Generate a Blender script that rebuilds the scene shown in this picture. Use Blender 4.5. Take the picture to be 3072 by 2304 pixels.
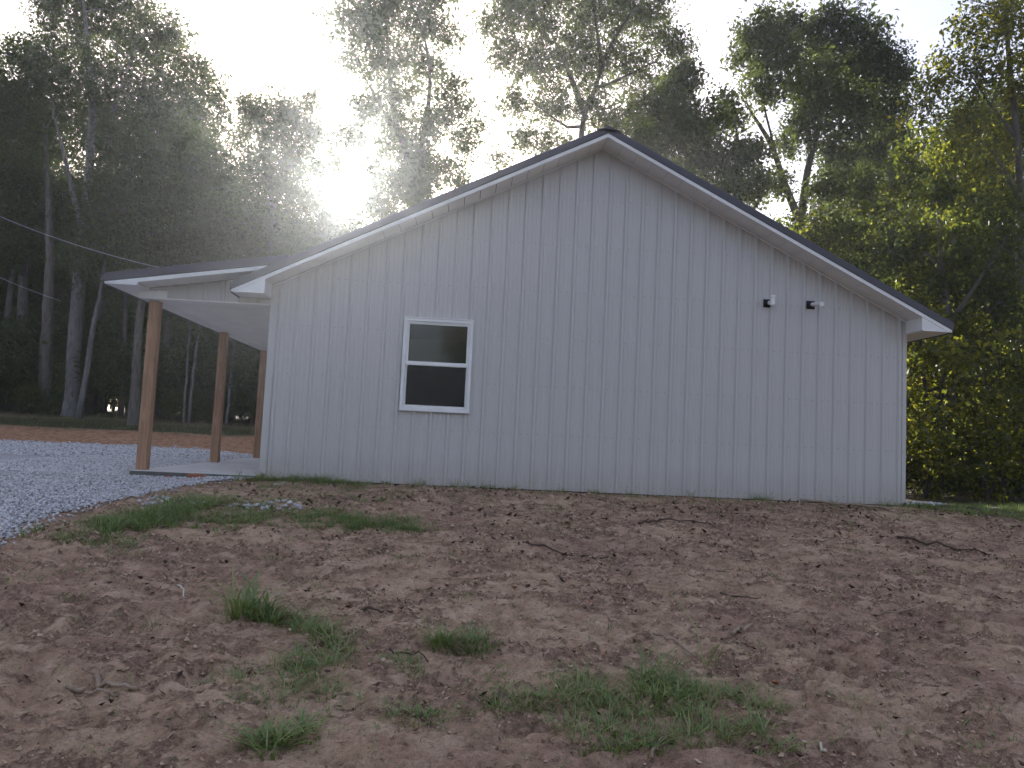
import bpy, math, random
import numpy as np
from mathutils import Matrix, Vector

random.seed(11)
RNG = np.random.default_rng(11)
sc = bpy.context.scene
COL = sc.collection
for o in list(bpy.data.objects):
    bpy.data.objects.remove(o)

# ------------------------------------------------------------------ camera
CAM = np.array([2.794, -10.686, 0.645])
YAW, PITCH, ROLL = math.radians(3.31), math.radians(4.22), math.radians(2.68)
def cam_axes():
    f = Vector((math.sin(YAW) * math.cos(PITCH), math.cos(YAW) * math.cos(PITCH), math.sin(PITCH)))
    r = Vector((math.cos(YAW), -math.sin(YAW), 0.0))
    u = r.cross(f)
    c, s = math.cos(ROLL), math.sin(ROLL)
    return c * r + s * u, -s * r + c * u, f
cr, cu, cf = cam_axes()
cd = bpy.data.cameras.new("camera")
cam = bpy.data.objects.new("camera", cd)
COL.objects.link(cam)
M = Matrix(((cr.x, cu.x, -cf.x, CAM[0]), (cr.y, cu.y, -cf.y, CAM[1]), (cr.z, cu.z, -cf.z, CAM[2]), (0, 0, 0, 1)))
cam.matrix_world = M
cd.sensor_width = 36.0
cd.lens = 26.79
cd.clip_start = 0.1
cd.clip_end = 2000.0
sc.camera = cam

# ------------------------------------------------------------------ sky, sun, exposure
SUN_EL, SUN_AZ = math.radians(17.0), math.radians(-9.9)      # azimuth from +Y towards +X
w = bpy.data.worlds.new("World")
sc.world = w
w.use_nodes = True
nt = w.node_tree
nt.nodes.clear()
sky = nt.nodes.new("ShaderNodeTexSky")
sky.sky_type = 'NISHITA'
sky.sun_disc = False
sky.sun_elevation = SUN_EL
sky.sun_rotation = SUN_AZ
sky.altitude = 100.0
sky.air_density = 1.0
sky.dust_density = 2.5
sky.ozone_density = 0.6
bg = nt.nodes.new("ShaderNodeBackground")
bg.inputs[1].default_value = 0.05
wo = nt.nodes.new("ShaderNodeOutputWorld")
wb = nt.nodes.new("ShaderNodeMix"); wb.data_type = 'RGBA'; wb.blend_type = 'MULTIPLY'
wb.inputs[0].default_value = 1.0; wb.inputs[7].default_value = (1.02, .97, 1.06, 1)     # the camera's white balance
nt.links.new(sky.outputs[0], wb.inputs[6]); veil = nt.nodes.new("ShaderNodeMix"); veil.data_type = 'RGBA'; veil.blend_type = 'ADD'
veil.inputs[0].default_value = 1.0; veil.inputs[7].default_value = (1.80, 1.82, 2.18, 1)  # even thin cloud tone added over the whole sky to lift ambient light
nt.links.new(wb.outputs[2], veil.inputs[6]); nt.links.new(veil.outputs[2], bg.inputs[0])
nt.links.new(bg.outputs[0], wo.inputs[0])
sl = bpy.data.lights.new("sun", 'SUN')
sl.energy = 4.5
sl.angle = math.radians(0.5)
sl.color = (1.0, 0.965, 0.91)
sun = bpy.data.objects.new("sun", sl)
COL.objects.link(sun)
sdir = Vector((math.sin(SUN_AZ) * math.cos(SUN_EL), math.cos(SUN_AZ) * math.cos(SUN_EL), math.sin(SUN_EL)))
sun.rotation_euler = sdir.to_track_quat('Z', 'Y').to_euler()
sun.location = sdir * 60
vs = sc.view_settings
vs.view_transform = 'Standard'
vs.look = 'None'
vs.gamma = 1.0
vs.use_curve_mapping = False
vs.exposure = 1.9
sc.display_settings.display_device = 'sRGB'
sc.render.engine = 'CYCLES'
cy = sc.cycles
cy.use_denoising = True
cy.max_bounces = 7
cy.diffuse_bounces = 3
cy.glossy_bounces = 3
cy.transmission_bounces = 4
cy.transparent_max_bounces = 12
cy.volume_bounces = 0
cy.sample_clamp_indirect = 6.0
cy.caustics_reflective = False
cy.caustics_refractive = False
HAZE_DENSITY = 0.0008

# ------------------------------------------------------------------ helpers
def tag(o, label=None, cat=None, group=None, kind=None):
    if label: o["label"] = label
    if cat: o["category"] = cat
    if group: o["group"] = group
    if kind: o["kind"] = kind
    return o

def empty(name, loc=(0, 0, 0)):
    o = bpy.data.objects.new(name, None)
    o.empty_display_size = 0.2
    o.location = loc
    COL.objects.link(o)
    return o

def link(name, me, mat, parent=None):
    o = bpy.data.objects.new(name, me)
    if mat is not None and not len(me.materials):
        for m_ in (mat if isinstance(mat, (list, tuple)) else [mat]):
            me.materials.append(m_)
    COL.objects.link(o)
    if parent is not None:
        o.parent = parent
    return o

def mesh_np(name, V, F):
    """V (n,3); F (m,k) all faces with k corners."""
    V = np.asarray(V, np.float32); F = np.asarray(F, np.int32)
    me = bpy.data.meshes.new(name)
    me.vertices.add(len(V)); me.vertices.foreach_set("co", V.ravel())
    k = F.shape[1]
    me.loops.add(F.size); me.loops.foreach_set("vertex_index", F.ravel())
    me.polygons.add(len(F))
    me.polygons.foreach_set("loop_start", np.arange(0, F.size, k, dtype=np.int32))
    me.polygons.foreach_set("loop_total", np.full(len(F), k, np.int32))
    me.update(calc_edges=True)
    return me

def smooth(me):
    me.polygons.foreach_set("use_smooth", np.ones(len(me.polygons), bool))
    return me

class MB:
    """collects simple solids, then links them as one mesh object"""
    def __init__(s): s.v = []; s.f = []
    def add(s, V, F):
        n = len(s.v); s.v += [tuple(v) for v in V]; s.f += [tuple(i + n for i in f) for f in F]; return s
    def box(s, x0, x1, y0, y1, z0, z1):
        V = [(x0, y0, z0), (x1, y0, z0), (x1, y1, z0), (x0, y1, z0), (x0, y0, z1), (x1, y0, z1), (x1, y1, z1), (x0, y1, z1)]
        return s.add(V, [(3, 2, 1, 0), (4, 5, 6, 7), (0, 1, 5, 4), (1, 2, 6, 5), (2, 3, 7, 6), (3, 0, 4, 7)])
    def prism(s, prof, y0, y1):
        """profile of (x,z), counter-clockwise seen from -Y, extruded along y"""
        n = len(prof)
        V = [(x, y0, z) for x, z in prof] + [(x, y1, z) for x, z in prof]
        F = [tuple(range(n)), tuple(range(2 * n - 1, n - 1, -1))]
        for i in range(n):
            j = (i + 1) % n
            F.append((i, i + n, j + n, j))
        return s.add(V, F)
    def tube(s, pts, radii, sides=8, cap=True):
        pts = [Vector(p) for p in pts]; n0 = len(s.v); n = len(pts)
        for i, p in enumerate(pts):
            d = (pts[min(i + 1, n - 1)] - pts[max(i - 1, 0)]).normalized()
            a = d.orthogonal().normalized(); b = d.cross(a)
            if i and (a.dot(pa) < 0.9):
                a = (pa - d * pa.dot(d)).normalized(); b = d.cross(a)
            pa = a
            r = radii[i] if hasattr(radii, '__len__') else radii
            for k in range(sides):
                t = 2 * math.pi * k / sides
                s.v.append(tuple(p + a * (r * math.cos(t)) + b * (r * math.sin(t))))
        for i in range(n - 1):
            for k in range(sides):
                k2 = (k + 1) % sides
                s.f.append((n0 + i * sides + k, n0 + i * sides + k2, n0 + (i + 1) * sides + k2, n0 + (i + 1) * sides + k))
        if cap:
            s.f.append(tuple(n0 + k for k in reversed(range(sides))))
            s.f.append(tuple(n0 + (n - 1) * sides + k for k in range(sides)))
        return s
    def mesh(s, name):
        me = bpy.data.meshes.new(name); me.from_pydata(s.v, [], s.f); me.update(); return me
    def build(s, name, mat, parent=None, bevel=0.0, smooth_=False):
        me = s.mesh(name)
        if smooth_: smooth(me)
        o = link(name, me, mat, parent)
        if bevel:
            b = o.modifiers.new("bevel", 'BEVEL'); b.width = bevel; b.segments = 2; b.limit_method = 'ANGLE'
        return o

# hashed-lattice gradient noise
def _h(ix, iy, seed):
    h = (ix * 374761393 + iy * 668265263 + seed * 1442695041) & 0xFFFFFFFF
    h = ((h ^ (h >> 13)) * 1274126177) & 0xFFFFFFFF
    return h ^ (h >> 16)
def perlin(x, y, seed=0):
    x = np.asarray(x, float); y = np.asarray(y, float)
    ix = np.floor(x).astype(np.int64); iy = np.floor(y).astype(np.int64)
    fx = x - ix; fy = y - iy
    def g(ax, ay, dx, dy):
        a = _h(ax, ay, seed).astype(float) * (2 * math.pi / 4294967296.0)
        return np.cos(a) * dx + np.sin(a) * dy
    u = fx * fx * fx * (fx * (fx * 6 - 15) + 10); v = fy * fy * fy * (fy * (fy * 6 - 15) + 10)
    a = g(ix, iy, fx, fy); b = g(ix + 1, iy, fx - 1, fy); c = g(ix, iy + 1, fx, fy - 1); d = g(ix + 1, iy + 1, fx - 1, fy - 1)
    return (a * (1 - u) + b * u) * (1 - v) + (c * (1 - u) + d * u) * v
def fbm(x, y, octaves=4, seed=0, gain=0.5):
    s = 0; a = 1.0
    for i in range(octaves):
        s = s + a * perlin(x * 2 ** i, y * 2 ** i, seed + i); a *= gain
    return s
def ss(a, b, x):
    t = np.clip((np.asarray(x, float) - a) / (b - a), 0, 1); return t * t * (3 - 2 * t)

# ------------------------------------------------------------------ terrain
def gbase(x, y):
    x = np.asarray(x, float); y = np.asarray(y, float)
    front = -.035 + .083 * np.clip(y + .1, -11.5, 0)
    front = front - .05 * ss(-.1, -1.2, x) * ss(-3, 0, y) - .02 * ss(9.2, 10.2, x)
    left = -.115 + .47 * ss(13.6, 17.6, y) + .5 * ss(17.6, 22.5, y) + .02 * np.clip(y - 22.5, 0, 60)
    right = -.055 - .2 * ss(.5, 5, y) + .25 * ss(9, 24, y) + .02 * np.clip(y - 22.5, 0, 60)
    ww = ss(2, 9.5, x)
    back = left * (1 - ww) + right * ww
    k = ss(-.3, .6, y)
    return front * (1 - k) + back * k
BX = np.array([-1.05, -1.0, -0.99, -1.03, -1.11, -1.04, -0.91, -0.81, -0.68, -0.46, -0.20, 0.05])
BY = np.array([-14.0, -6.0, -4.08, -3.61, -3.01, -2.62, -2.20, -1.49, -0.84, -0.50, -0.26, 0.03])
FX = np.array([-30, -11.6, -9.0, -5.8, -4.76, -2.95, -1.7, 0.0])
FY = np.array([14.6, 13.9, 14.2, 14.1, 13.3, 10.7, 9.6, 9.0])
def gravel_sd(x, y):
    """positive inside the gravel yard (rough metres)"""
    x = np.asarray(x, float); y = np.asarray(y, float)
    wob = 0.13 * perlin(x * 2.1, y * 2.1, 77) + 0.06 * perlin(x * 7, y * 7, 78)
    a = np.interp(y, BY, BX) - x + wob
    b = np.interp(x, FX, FY) - y + 3 * wob
    a = np.where(y > 0.03, 1.0, a)
    b = np.where(x > 0, -1.0, b)
    b = np.where((y < 0.03), 1.0, b)
    return np.minimum(a, b)
def crumb(x, y):
    """0 where the dirt is smooth pale silt, 1 where it is broken crumbly soil"""
    a = .45 * fbm(x * 1.1, y * 1.8, 2, 141) + .60 * fbm(x * 4.0, y * 9.0, 3, 151) + .55 * fbm(x * 11, y * 24, 2, 161)
    return ss(-.12, .42, a)
def relief(x, y):
    """clods, scrapes and tracked-machine prints of the bare dirt"""
    inner = ss(-40, -20, x) * ss(40, 20, x)
    dirt = ss(0.25, -0.7, y) * ss(-0.05, 0.12, -gravel_sd(x, y)) * ss(-16, -12, y)
    big = 0.05 * fbm(x * .55, y * .55, 2, 3)
    n1 = fbm(x * 2.2, y * 3.4, 3, 11)
    rid = 0.5 - np.abs(fbm(x * 5.0 + .4 * n1, y * 7.5, 3, 21))
    lump = np.maximum(0, fbm(x * 9, y * 11, 3, 31) - .12)
    rough = ss(-.3, .35, fbm(x * .8, y * .8, 2, 41))
    h = big + .024 * n1 + (.25 + .75 * rough) * (.024 * (rid - .3) + .050 * lump) + crumb(x, y) * (.014 + .030 * fbm(x * 16, y * 26, 2, 51))
    t_ = fbm(x * 3.1 + .3 * n1, y * 7.0, 3, 71)
    h = h + .012 * (ss(.02, .07, t_) + ss(-.22, -.17, t_) - 1) + .008 * ss(.0, .05, fbm(x * 8, y * 17, 2, 81))
    # cleat prints left by a tracked machine: short bars across a band
    def band(cx, cy, ang, width, length, period, depth):
        ca, sa = math.cos(ang), math.sin(ang)
        u = (x - cx) * ca + (y - cy) * sa; v = -(x - cx) * sa + (y - cy) * ca
        m = ss(length, length * .6, np.abs(u)) * ss(width, width * .72, np.abs(v + .05 * np.sin(u * 2.2)))
        bars = np.sin(2 * math.pi * u / period + .9 * perlin(u * 2, v * 2, 5))
        return m * depth * (np.clip(bars, -.55, .75) - .25)
    h = h + band(4.75, -6.9, 1.30, .20, .95, .17, .040) + band(5.6, -5.9, .75, .22, 1.4, .21, .034) \
          + band(6.6, -4.9, .70, .24, 1.7, .22, .03) + band(1.2, -5.9, .25, .22, 1.2, .24, .03) + band(.9, -6.9, .35, .24, 1.0, .24, .034)
    bank = ss(13.2, 14.5, y) * ss(19, 17, y) * ss(9, 2, x)
    hb = .10 * fbm(x * .9, y * 1.4, 3, 61) + .05 * np.maximum(0, fbm(x * 3, y * 3, 2, 62))
    wood = ss(18, 22, y) * .18 * fbm(x * .35, y * .35, 3, 63)
    return inner * (dirt * h + bank * hb + wood)
def gz(x, y):
    return gbase(x, y) + relief(x, y)
def g1(x, y):
    return float(gz(np.array([x]), np.array([y]))[0])

# ------------------------------------------------------------------ materials
def new_mat(name):
    m = bpy.data.materials.new(name); m.use_nodes = True
    n = m.node_tree; n.nodes.clear()
    out = n.nodes.new("ShaderNodeOutputMaterial")
    return m, n, out
def N(n, t, **kw):
    a = n.nodes.new(t)
    for k, v in kw.items():
        if k.startswith('i'):
            a.inputs[int(k[1:])].default_value = v
        else:
            setattr(a, k, v)
    return a
def ramp(n, fac, stops):
    r = n.nodes.new("ShaderNodeValToRGB")
    e = r.color_ramp.elements
    while len(e) < len(stops): e.new(0.5)
    for i, (p, c) in enumerate(stops):
        e[i].position = p; e[i].color = tuple(c) + (1,)
    n.links.new(fac, r.inputs[0])
    return r
def noise(n, vec, scale, detail=4, rough=.55, dist=0.0):
    t = n.nodes.new("ShaderNodeTexNoise")
    t.inputs['Scale'].default_value = scale; t.inputs['Detail'].default_value = detail
    t.inputs['Roughness'].default_value = rough; t.inputs['Distortion'].default_value = dist
    if vec is not None: n.links.new(vec, t.inputs['Vector'])
    return t
def objco(n, scale=(1, 1, 1)):
    tc = n.nodes.new("ShaderNodeTexCoord"); mp = n.nodes.new("ShaderNodeMapping")
    mp.inputs['Scale'].default_value = scale
    n.links.new(tc.outputs['Object'], mp.inputs[0])
    return mp.outputs[0]
def geoco(n, scale=(1, 1, 1)):
    tc = n.nodes.new("ShaderNodeNewGeometry"); mp = n.nodes.new("ShaderNodeMapping")
    mp.inputs['Scale'].default_value = scale
    n.links.new(tc.outputs['Position'], mp.inputs[0])
    return mp.outputs[0]
def mixc(n, fac, a, b, mode='MIX'):
    m = n.nodes.new("ShaderNodeMix"); m.data_type = 'RGBA'; m.blend_type = mode
    for s_, i in ((fac, 0), (a, 6), (b, 7)):
        if isinstance(s_, (int, float)): m.inputs[i].default_value = s_
        elif isinstance(s_, tuple): m.inputs[i].default_value = s_ + (1,) if len(s_) == 3 else s_
        else: n.links.new(s_, m.inputs[i])
    return m.outputs[2]
def bump(n, h, strength=.3, dist=.02, normal=None):
    b = n.nodes.new("ShaderNodeBump"); b.inputs['Strength'].default_value = strength; b.inputs['Distance'].default_value = dist
    n.links.new(h, b.inputs['Height'])
    if normal is not None: n.links.new(normal, b.inputs['Normal'])
    return b.outputs[0]
def principled(n, out, color, rough=.6, spec=.5, metal=0.0, normal=None):
    b = n.nodes.new("ShaderNodeBsdfPrincipled")
    if isinstance(color, tuple): b.inputs['Base Color'].default_value = color + (1,)
    else: n.links.new(color, b.inputs['Base Color'])
    if isinstance(rough, (int, float)): b.inputs['Roughness'].default_value = rough
    else: n.links.new(rough, b.inputs['Roughness'])
    b.inputs['Specular IOR Level'].default_value = spec
    b.inputs['Metallic'].default_value = metal
    if normal is not None: n.links.new(normal, b.inputs['Normal'])
    n.links.new(b.outputs[0], out.inputs[0])
    return b

def mat_siding():
    m, n, o = new_mat("white_siding")
    v = geoco(n, (60, 60, 1.1)); a = noise(n, v, 1.0, 3)
    v2 = geoco(n, (.7, .7, .5)); b = noise(n, v2, 1.0, 4)
    c = ramp(n, a.outputs[0], [(.3, (.46, .452, .436)), (.7, (.505, .497, .48))])
    dirt = noise(n, geoco(n, (3, 3, 1.2)), 2.0, 5)
    gz_ = n.nodes.new("ShaderNodeNewGeometry"); sx = n.nodes.new("ShaderNodeSeparateXYZ"); n.links.new(gz_.outputs['Position'], sx.inputs[0])
    mr = N(n, "ShaderNodeMapRange"); mr.inputs[1].default_value = 0.0; mr.inputs[2].default_value = 0.42; mr.inputs[3].default_value = .75; mr.inputs[4].default_value = 0
    n.links.new(sx.outputs[2], mr.inputs[0])
    mu = N(n, "ShaderNodeMath", operation='MULTIPLY'); n.links.new(mr.outputs[0], mu.inputs[0]); n.links.new(dirt.outputs[0], mu.inputs[1])
    col = mixc(n, mu.outputs[0], c.outputs[0], (.34, .27, .21))
    col = mixc(n, .07, col, ramp(n, b.outputs[0], [(.35, (.42, .42, .41)), (.65, (.53, .53, .52))]).outputs[0])
    nb = bump(n, a.outputs[0], .10, .004)
    nb = bump(n, noise(n, geoco(n, (1, 1, .5)), 1.6, 2).outputs[0], .05, .02, nb)
    principled(n, o, col, .42, .45, 0, nb)
    return m
def mat_paint(name, col, rough=.5, var=.06):
    m, n, o = new_mat(name)
    a = noise(n, geoco(n), 3.0, 5)
    c2 = tuple(max(0, x * (1 - 2 * var)) for x in col)
    c = ramp(n, a.outputs[0], [(.3, c2), (.7, col)])
    f = noise(n, geoco(n), 90.0, 2)
    principled(n, o, c.outputs[0], rough, .45, 0, bump(n, f.outputs[0], .05, .003))
    return m
def mat_wood():
    m, n, o = new_mat("cedar_post_wood")
    v = objco(n, (14, 14, .9)); a = noise(n, v, 2.0, 6, .6, 1.2)
    b = noise(n, objco(n, (2.5, 2.5, 1.2)), 1.0, 3)
    c = ramp(n, a.outputs[0], [(.25, (.17, .088, .05)), (.5, (.35, .20, .12)), (.75, (.48, .30, .185))])
    c2 = mixc(n, .35, c.outputs[0], ramp(n, b.outputs[0], [(.35, (.20, .108, .065)), (.65, (.47, .29, .18))]).outputs[0])
    vo = N(n, "ShaderNodeTexVoronoi"); n.links.new(objco(n, (5, 5, 1.5)), vo.inputs['Vector']); vo.inputs['Scale'].default_value = 1.0
    k = ramp(n, vo.outputs['Distance'], [(.03, (.3, .25, .2)), (.12, (1, 1, 1))])
    c3 = mixc(n, .8, c2, k.outputs[0], 'MULTIPLY')
    principled(n, o, c3, .75, .3, 0, bump(n, a.outputs[0], .35, .006))
    return m
def mat_concrete():
    m, n, o = new_mat("porch_concrete")
    a = noise(n, geoco(n), 2.5, 6); b = noise(n, geoco(n), 60, 3)
    c = ramp(n, a.outputs[0], [(.3, (.52, .50, .475)), (.7, (.66, .64, .61))])
    principled(n, o, mixc(n, .2, c.outputs[0], b.outputs['Color'], 'SOFT_LIGHT'), .85, .3, 0, bump(n, b.outputs[0], .25, .004))
    return m
def mat_slab_edge():
    m, n, o = new_mat("raw_concrete_edge")
    a = noise(n, geoco(n), 7, 6); c = ramp(n, a.outputs[0], [(.3, (.085, .083, .075)), (.7, (.15, .145, .13))])
    principled(n, o, c.outputs[0], .9, .2, 0, bump(n, a.outputs[0], .5, .01))
    return m
def mat_ground():
    m, n, o = new_mat("bare_dirt")
    p1 = geoco(n)
    big = noise(n, p1, .9, 5, .6); mid = noise(n, p1, 6.0, 6, .65); fine = noise(n, p1, 38.0, 5, .7); speck = noise(n, p1, 120.0, 3, .6)
    tan = ramp(n, mid.outputs[0], [(.28, (.25, .158, .102)), (.46, (.46, .315, .212)), (.70, (.62, .455, .325))])
    red = ramp(n, mid.outputs[0], [(.3, (.21, .128, .09)), (.52, (.39, .256, .180)), (.75, (.55, .40, .295))])
    col = mixc(n, ramp(n, big.outputs[0], [(.42, (0, 0, 0)), (.6, (1, 1, 1))]).outputs[0], tan.outputs[0], red.outputs[0])
    och = ramp(n, noise(n, p1, 2.3, 4).outputs[0], [(.56, (0, 0, 0)), (.7, (.6, .6, .6))])
    col = mixc(n, och.outputs[0], col, (.52, .37, .235))
    col = mixc(n, .75, col, ramp(n, fine.outputs[0], [(.3, (.42, .40, .39)), (.46, (.95, .95, .95)), (.72, (1.25, 1.2, 1.15))]).outputs[0], 'MULTIPLY')
    # zones by where things are: the red bank and the leaf litter under the wood
    at = N(n, "ShaderNodeAttribute", attribute_name="zone"); sx = n.nodes.new("ShaderNodeSeparateColor"); n.links.new(at.outputs['Color'], sx.inputs[0])
    crm = noise(n, geoco(n, (1, 1.5, 1)), 26.0, 7, .75)
    mk = N(n, "ShaderNodeMath", operation='ADD'); n.links.new(at.outputs['Alpha'], mk.inputs[0])
    c0 = N(n, "ShaderNodeMath", operation='SUBTRACT', i1=.5); n.links.new(crm.outputs[0], c0.inputs[0])
    c1 = N(n, "ShaderNodeMath", operation='MULTIPLY', i1=2.6); n.links.new(c0.outputs[0], c1.inputs[0]); n.links.new(c1.outputs[0], mk.inputs[1])
    soil = ramp(n, fine.outputs[0], [(.3, (.115, .072, .050)), (.5, (.255, .168, .118)), (.7, (.44, .305, .218))])
    col = mixc(n, ramp(n, mk.outputs[0], [(.30, (0, 0, 0)), (.66, (.85, .85, .85))]).outputs[0], col, soil.outputs[0])
    clay = ramp(n, mid.outputs[0], [(.3, (.21, .10, .06)), (.5, (.38, .205, .122)), (.72, (.54, .34, .22))])
    col = mixc(n, sx.outputs[0], col, clay.outputs[0])
    lit = ramp(n, fine.outputs[0], [(.3, (.025, .02, .012)), (.5, (.06, .05, .03)), (.7, (.12, .095, .055))])
    col = mixc(n, sx.outputs[1], col, lit.outputs[0])
    sod = ramp(n, fine.outputs[0], [(.3, (.03, .035, .015)), (.55, (.065, .07, .03)), (.75, (.15, .12, .07))])
    col = mixc(n, sx.outputs[2], col, sod.outputs[0])
    nb = bump(n, mid.outputs[0], .45, .06); nb = bump(n, fine.outputs[0], .9, .03, nb); nb = bump(n, speck.outputs[0], .7, .010, nb)
    principled(n, o, col, .95, .12, 0, nb)
    return m
def mat_gravel_bed():
    m, n, o = new_mat("gravel_bed")
    vo = N(n, "ShaderNodeTexVoronoi"); n.links.new(geoco(n), vo.inputs['Vector']); vo.inputs['Scale'].default_value = 36
    c = ramp(n, vo.outputs['Color'], [(.1, (.36, .355, .36)), (.5, (.52, .515, .525)), (.9, (.66, .65, .66))])
    d = ramp(n, vo.outputs['Distance'], [(.2, (1, 1, 1)), (.62, (.5, .5, .5))])
    big = noise(n, geoco(n), .8, 4)
    col = mixc(n, .85, c.outputs[0], d.outputs[0], 'MULTIPLY')
    col = mixc(n, .25, col, ramp(n, big.outputs[0], [(.35, (.22, .19, .17)), (.65, (.45, .45, .48))]).outputs[0])
    iv = N(n, "ShaderNodeMath", operation='SUBTRACT', i0=1.0); n.links.new(vo.outputs['Distance'], iv.inputs[1])
    principled(n, o, col, .9, .2, 0, bump(n, iv.outputs[0], .8, .03))
    return m
def mat_island(name, stops, rough=.85, spec=.2, fine_scale=60, fine=.3):
    """solid colour that differs from piece to piece"""
    m, n, o = new_mat(name)
    g = n.nodes.new("ShaderNodeNewGeometry")
    c = ramp(n, g.outputs['Random Per Island'], stops)
    f = noise(n, geoco(n), fine_scale, 3)
    col = mixc(n, fine, c.outputs[0], ramp(n, f.outputs[0], [(.3, (.45, .45, .45)), (.7, (1.2, 1.2, 1.2))]).outputs[0], 'MULTIPLY')
    principled(n, o, col, rough, spec, 0, bump(n, f.outputs[0], .3, .004))
    return m
def mat_leaf(name, dif, trans, tw=.42, gloss=.03):
    m, n, o = new_mat(name)
    g = n.nodes.new("ShaderNodeNewGeometry")
    cl = noise(n, geoco(n), .35, 3)
    ad = N(n, "ShaderNodeMath", operation='ADD'); n.links.new(g.outputs['Random Per Island'], ad.inputs[0]); n.links.new(cl.outputs[0], ad.inputs[1])
    hf = N(n, "ShaderNodeMath", operation='MULTIPLY', i1=.5); n.links.new(ad.outputs[0], hf.inputs[0])
    cd_ = ramp(n, hf.outputs[0], [(.2, dif[0]), (.5, dif[1]), (.8, dif[2])])
    ct = ramp(n, hf.outputs[0], [(.2, trans[0]), (.5, trans[1]), (.8, trans[2])])
    d = n.nodes.new("ShaderNodeBsdfDiffuse"); n.links.new(cd_.outputs[0], d.inputs[0])
    t = n.nodes.new("ShaderNodeBsdfTranslucent"); n.links.new(ct.outputs[0], t.inputs[0])
    mx = n.nodes.new("ShaderNodeMixShader"); mx.inputs[0].default_value = tw
    n.links.new(d.outputs[0], mx.inputs[1]); n.links.new(t.outputs[0], mx.inputs[2])
    gl = n.nodes.new("ShaderNodeBsdfGlossy"); gl.inputs['Roughness'].default_value = .38
    m2 = n.nodes.new("ShaderNodeMixShader"); m2.inputs[0].default_value = gloss
    n.links.new(mx.outputs[0], m2.inputs[1]); n.links.new(gl.outputs[0], m2.inputs[2])
    n.links.new(m2.outputs[0], o.inputs[0])
    return m
def mat_bark(name, a, b):
    m, n, o = new_mat(name)
    t = noise(n, geoco(n, (9, 9, 2.2)), 1.0, 6, .65)
    c = ramp(n, t.outputs[0], [(.3, a), (.7, b)])
    principled(n, o, c.outputs[0], .9, .15, 0, bump(n, t.outputs[0], .8, .03))
    return m
def mat_glass():
    m, n, o = new_mat("window_glass")
    tr = n.nodes.new("ShaderNodeBsdfTransparent"); tr.inputs[0].default_value = (.82, .86, .85, 1)
    gl = n.nodes.new("ShaderNodeBsdfGlossy"); gl.inputs['Roughness'].default_value = .01
    fr = n.nodes.new("ShaderNodeFresnel"); fr.inputs[0].default_value = 1.36
    nb = bump(n, noise(n, geoco(n), 1.7, 2).outputs[0], .02, .05); n.links.new(nb, gl.inputs['Normal'])
    mx = n.nodes.new("ShaderNodeMixShader"); n.links.new(fr.outputs[0], mx.inputs[0])
    n.links.new(tr.outputs[0], mx.inputs[1]); n.links.new(gl.outputs[0], mx.inputs[2]); n.links.new(mx.outputs[0], o.inputs[0])
    return m
def mat_screen():
    m, n, o = new_mat("insect_screen_mesh")
    tr = n.nodes.new("ShaderNodeBsdfTransparent")
    d = n.nodes.new("ShaderNodeBsdfDiffuse"); d.inputs[0].default_value = (.02, .021, .025, 1)
    mx = n.nodes.new("ShaderNodeMixShader"); mx.inputs[0].default_value = .85
    n.links.new(tr.outputs[0], mx.inputs[1]); n.links.new(d.outputs[0], mx.inputs[2]); n.links.new(mx.outputs[0], o.inputs[0])
    return m

SIDING = mat_siding()
WHITE = mat_paint("white_trim", (.76, .76, .75), .42)
SOFFIT = mat_paint("white_soffit", (.80, .80, .79), .55)
CHAR = mat_paint("charcoal_roof_metal", (.060, .058, .070), .42)
INNER = mat_paint("interior_board", (.03, .03, .03), .9)
WOOD = mat_wood()
CONC = mat_concrete()
EDGE = mat_slab_edge()
DIRT = mat_ground()
GRAVBED = mat_gravel_bed()
STONE = mat_island("limestone_chips", [(0.0, (.18, .18, .18)), (.10, (.40, .395, .40)), (.55, (.56, .55, .56)), (.95, (.70, .69, .70)), (1.0, (.40, .28, .20))], .85, .25)
CLOD = mat_island("dirt_clods", [(0, (.13, .08, .052)), (.45, (.28, .18, .115)), (1, (.52, .375, .26))], .95, .1)
LITTER = mat_island("dead_leaf", [(0, (.045, .03, .022)), (.4, (.11, .07, .046)), (.7, (.25, .16, .105)), (.94, (.50, .39, .29)), (1, (.36, .12, .05))], .8, .25, 40, .35)
GLASS = mat_glass()
SCREEN = mat_screen()
RUBBER = mat_paint("black_rubber", (.012, .012, .014), .6)
PVC = mat_paint("white_pvc", (.76, .76, .75), .35)
BRICK = mat_paint("red_brick", (.33, .12, .06), .85, .2)
TWIGD = mat_bark("dark_stick", (.05, .036, .03), (.13, .095, .075))
TWIGP = mat_bark("pale_stick", (.20, .145, .105), (.36, .28, .21))
TWIGW = mat_bark("white_stick", (.44, .40, .32), (.62, .58, .48))
CABLE = mat_paint("grey_cable", (.30, .30, .31), .5)
STEEL = mat_paint("screw_head", (.10, .10, .11), .5)
BARK_ASH = mat_bark("pale_grey_bark", (.085, .08, .078), (.20, .19, .185))
BARK_DARK = mat_bark("dark_brown_bark", (.035, .03, .026), (.09, .078, .066))
BARK_MID = mat_bark("grey_brown_bark", (.07, .062, .055), (.16, .145, .13))
LEAF_DARK = mat_leaf("dark_green_leaf", [(.032, .046, .022), (.050, .070, .030), (.078, .098, .042)], [(.05, .075, .018), (.085, .12, .025), (.13, .16, .03)], .40)
LEAF_MID = mat_leaf("mid_green_leaf", [(.032, .046, .016), (.048, .066, .022), (.075, .092, .030)], [(.06, .088, .018), (.095, .125, .025), (.14, .165, .03)], .45)
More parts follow.
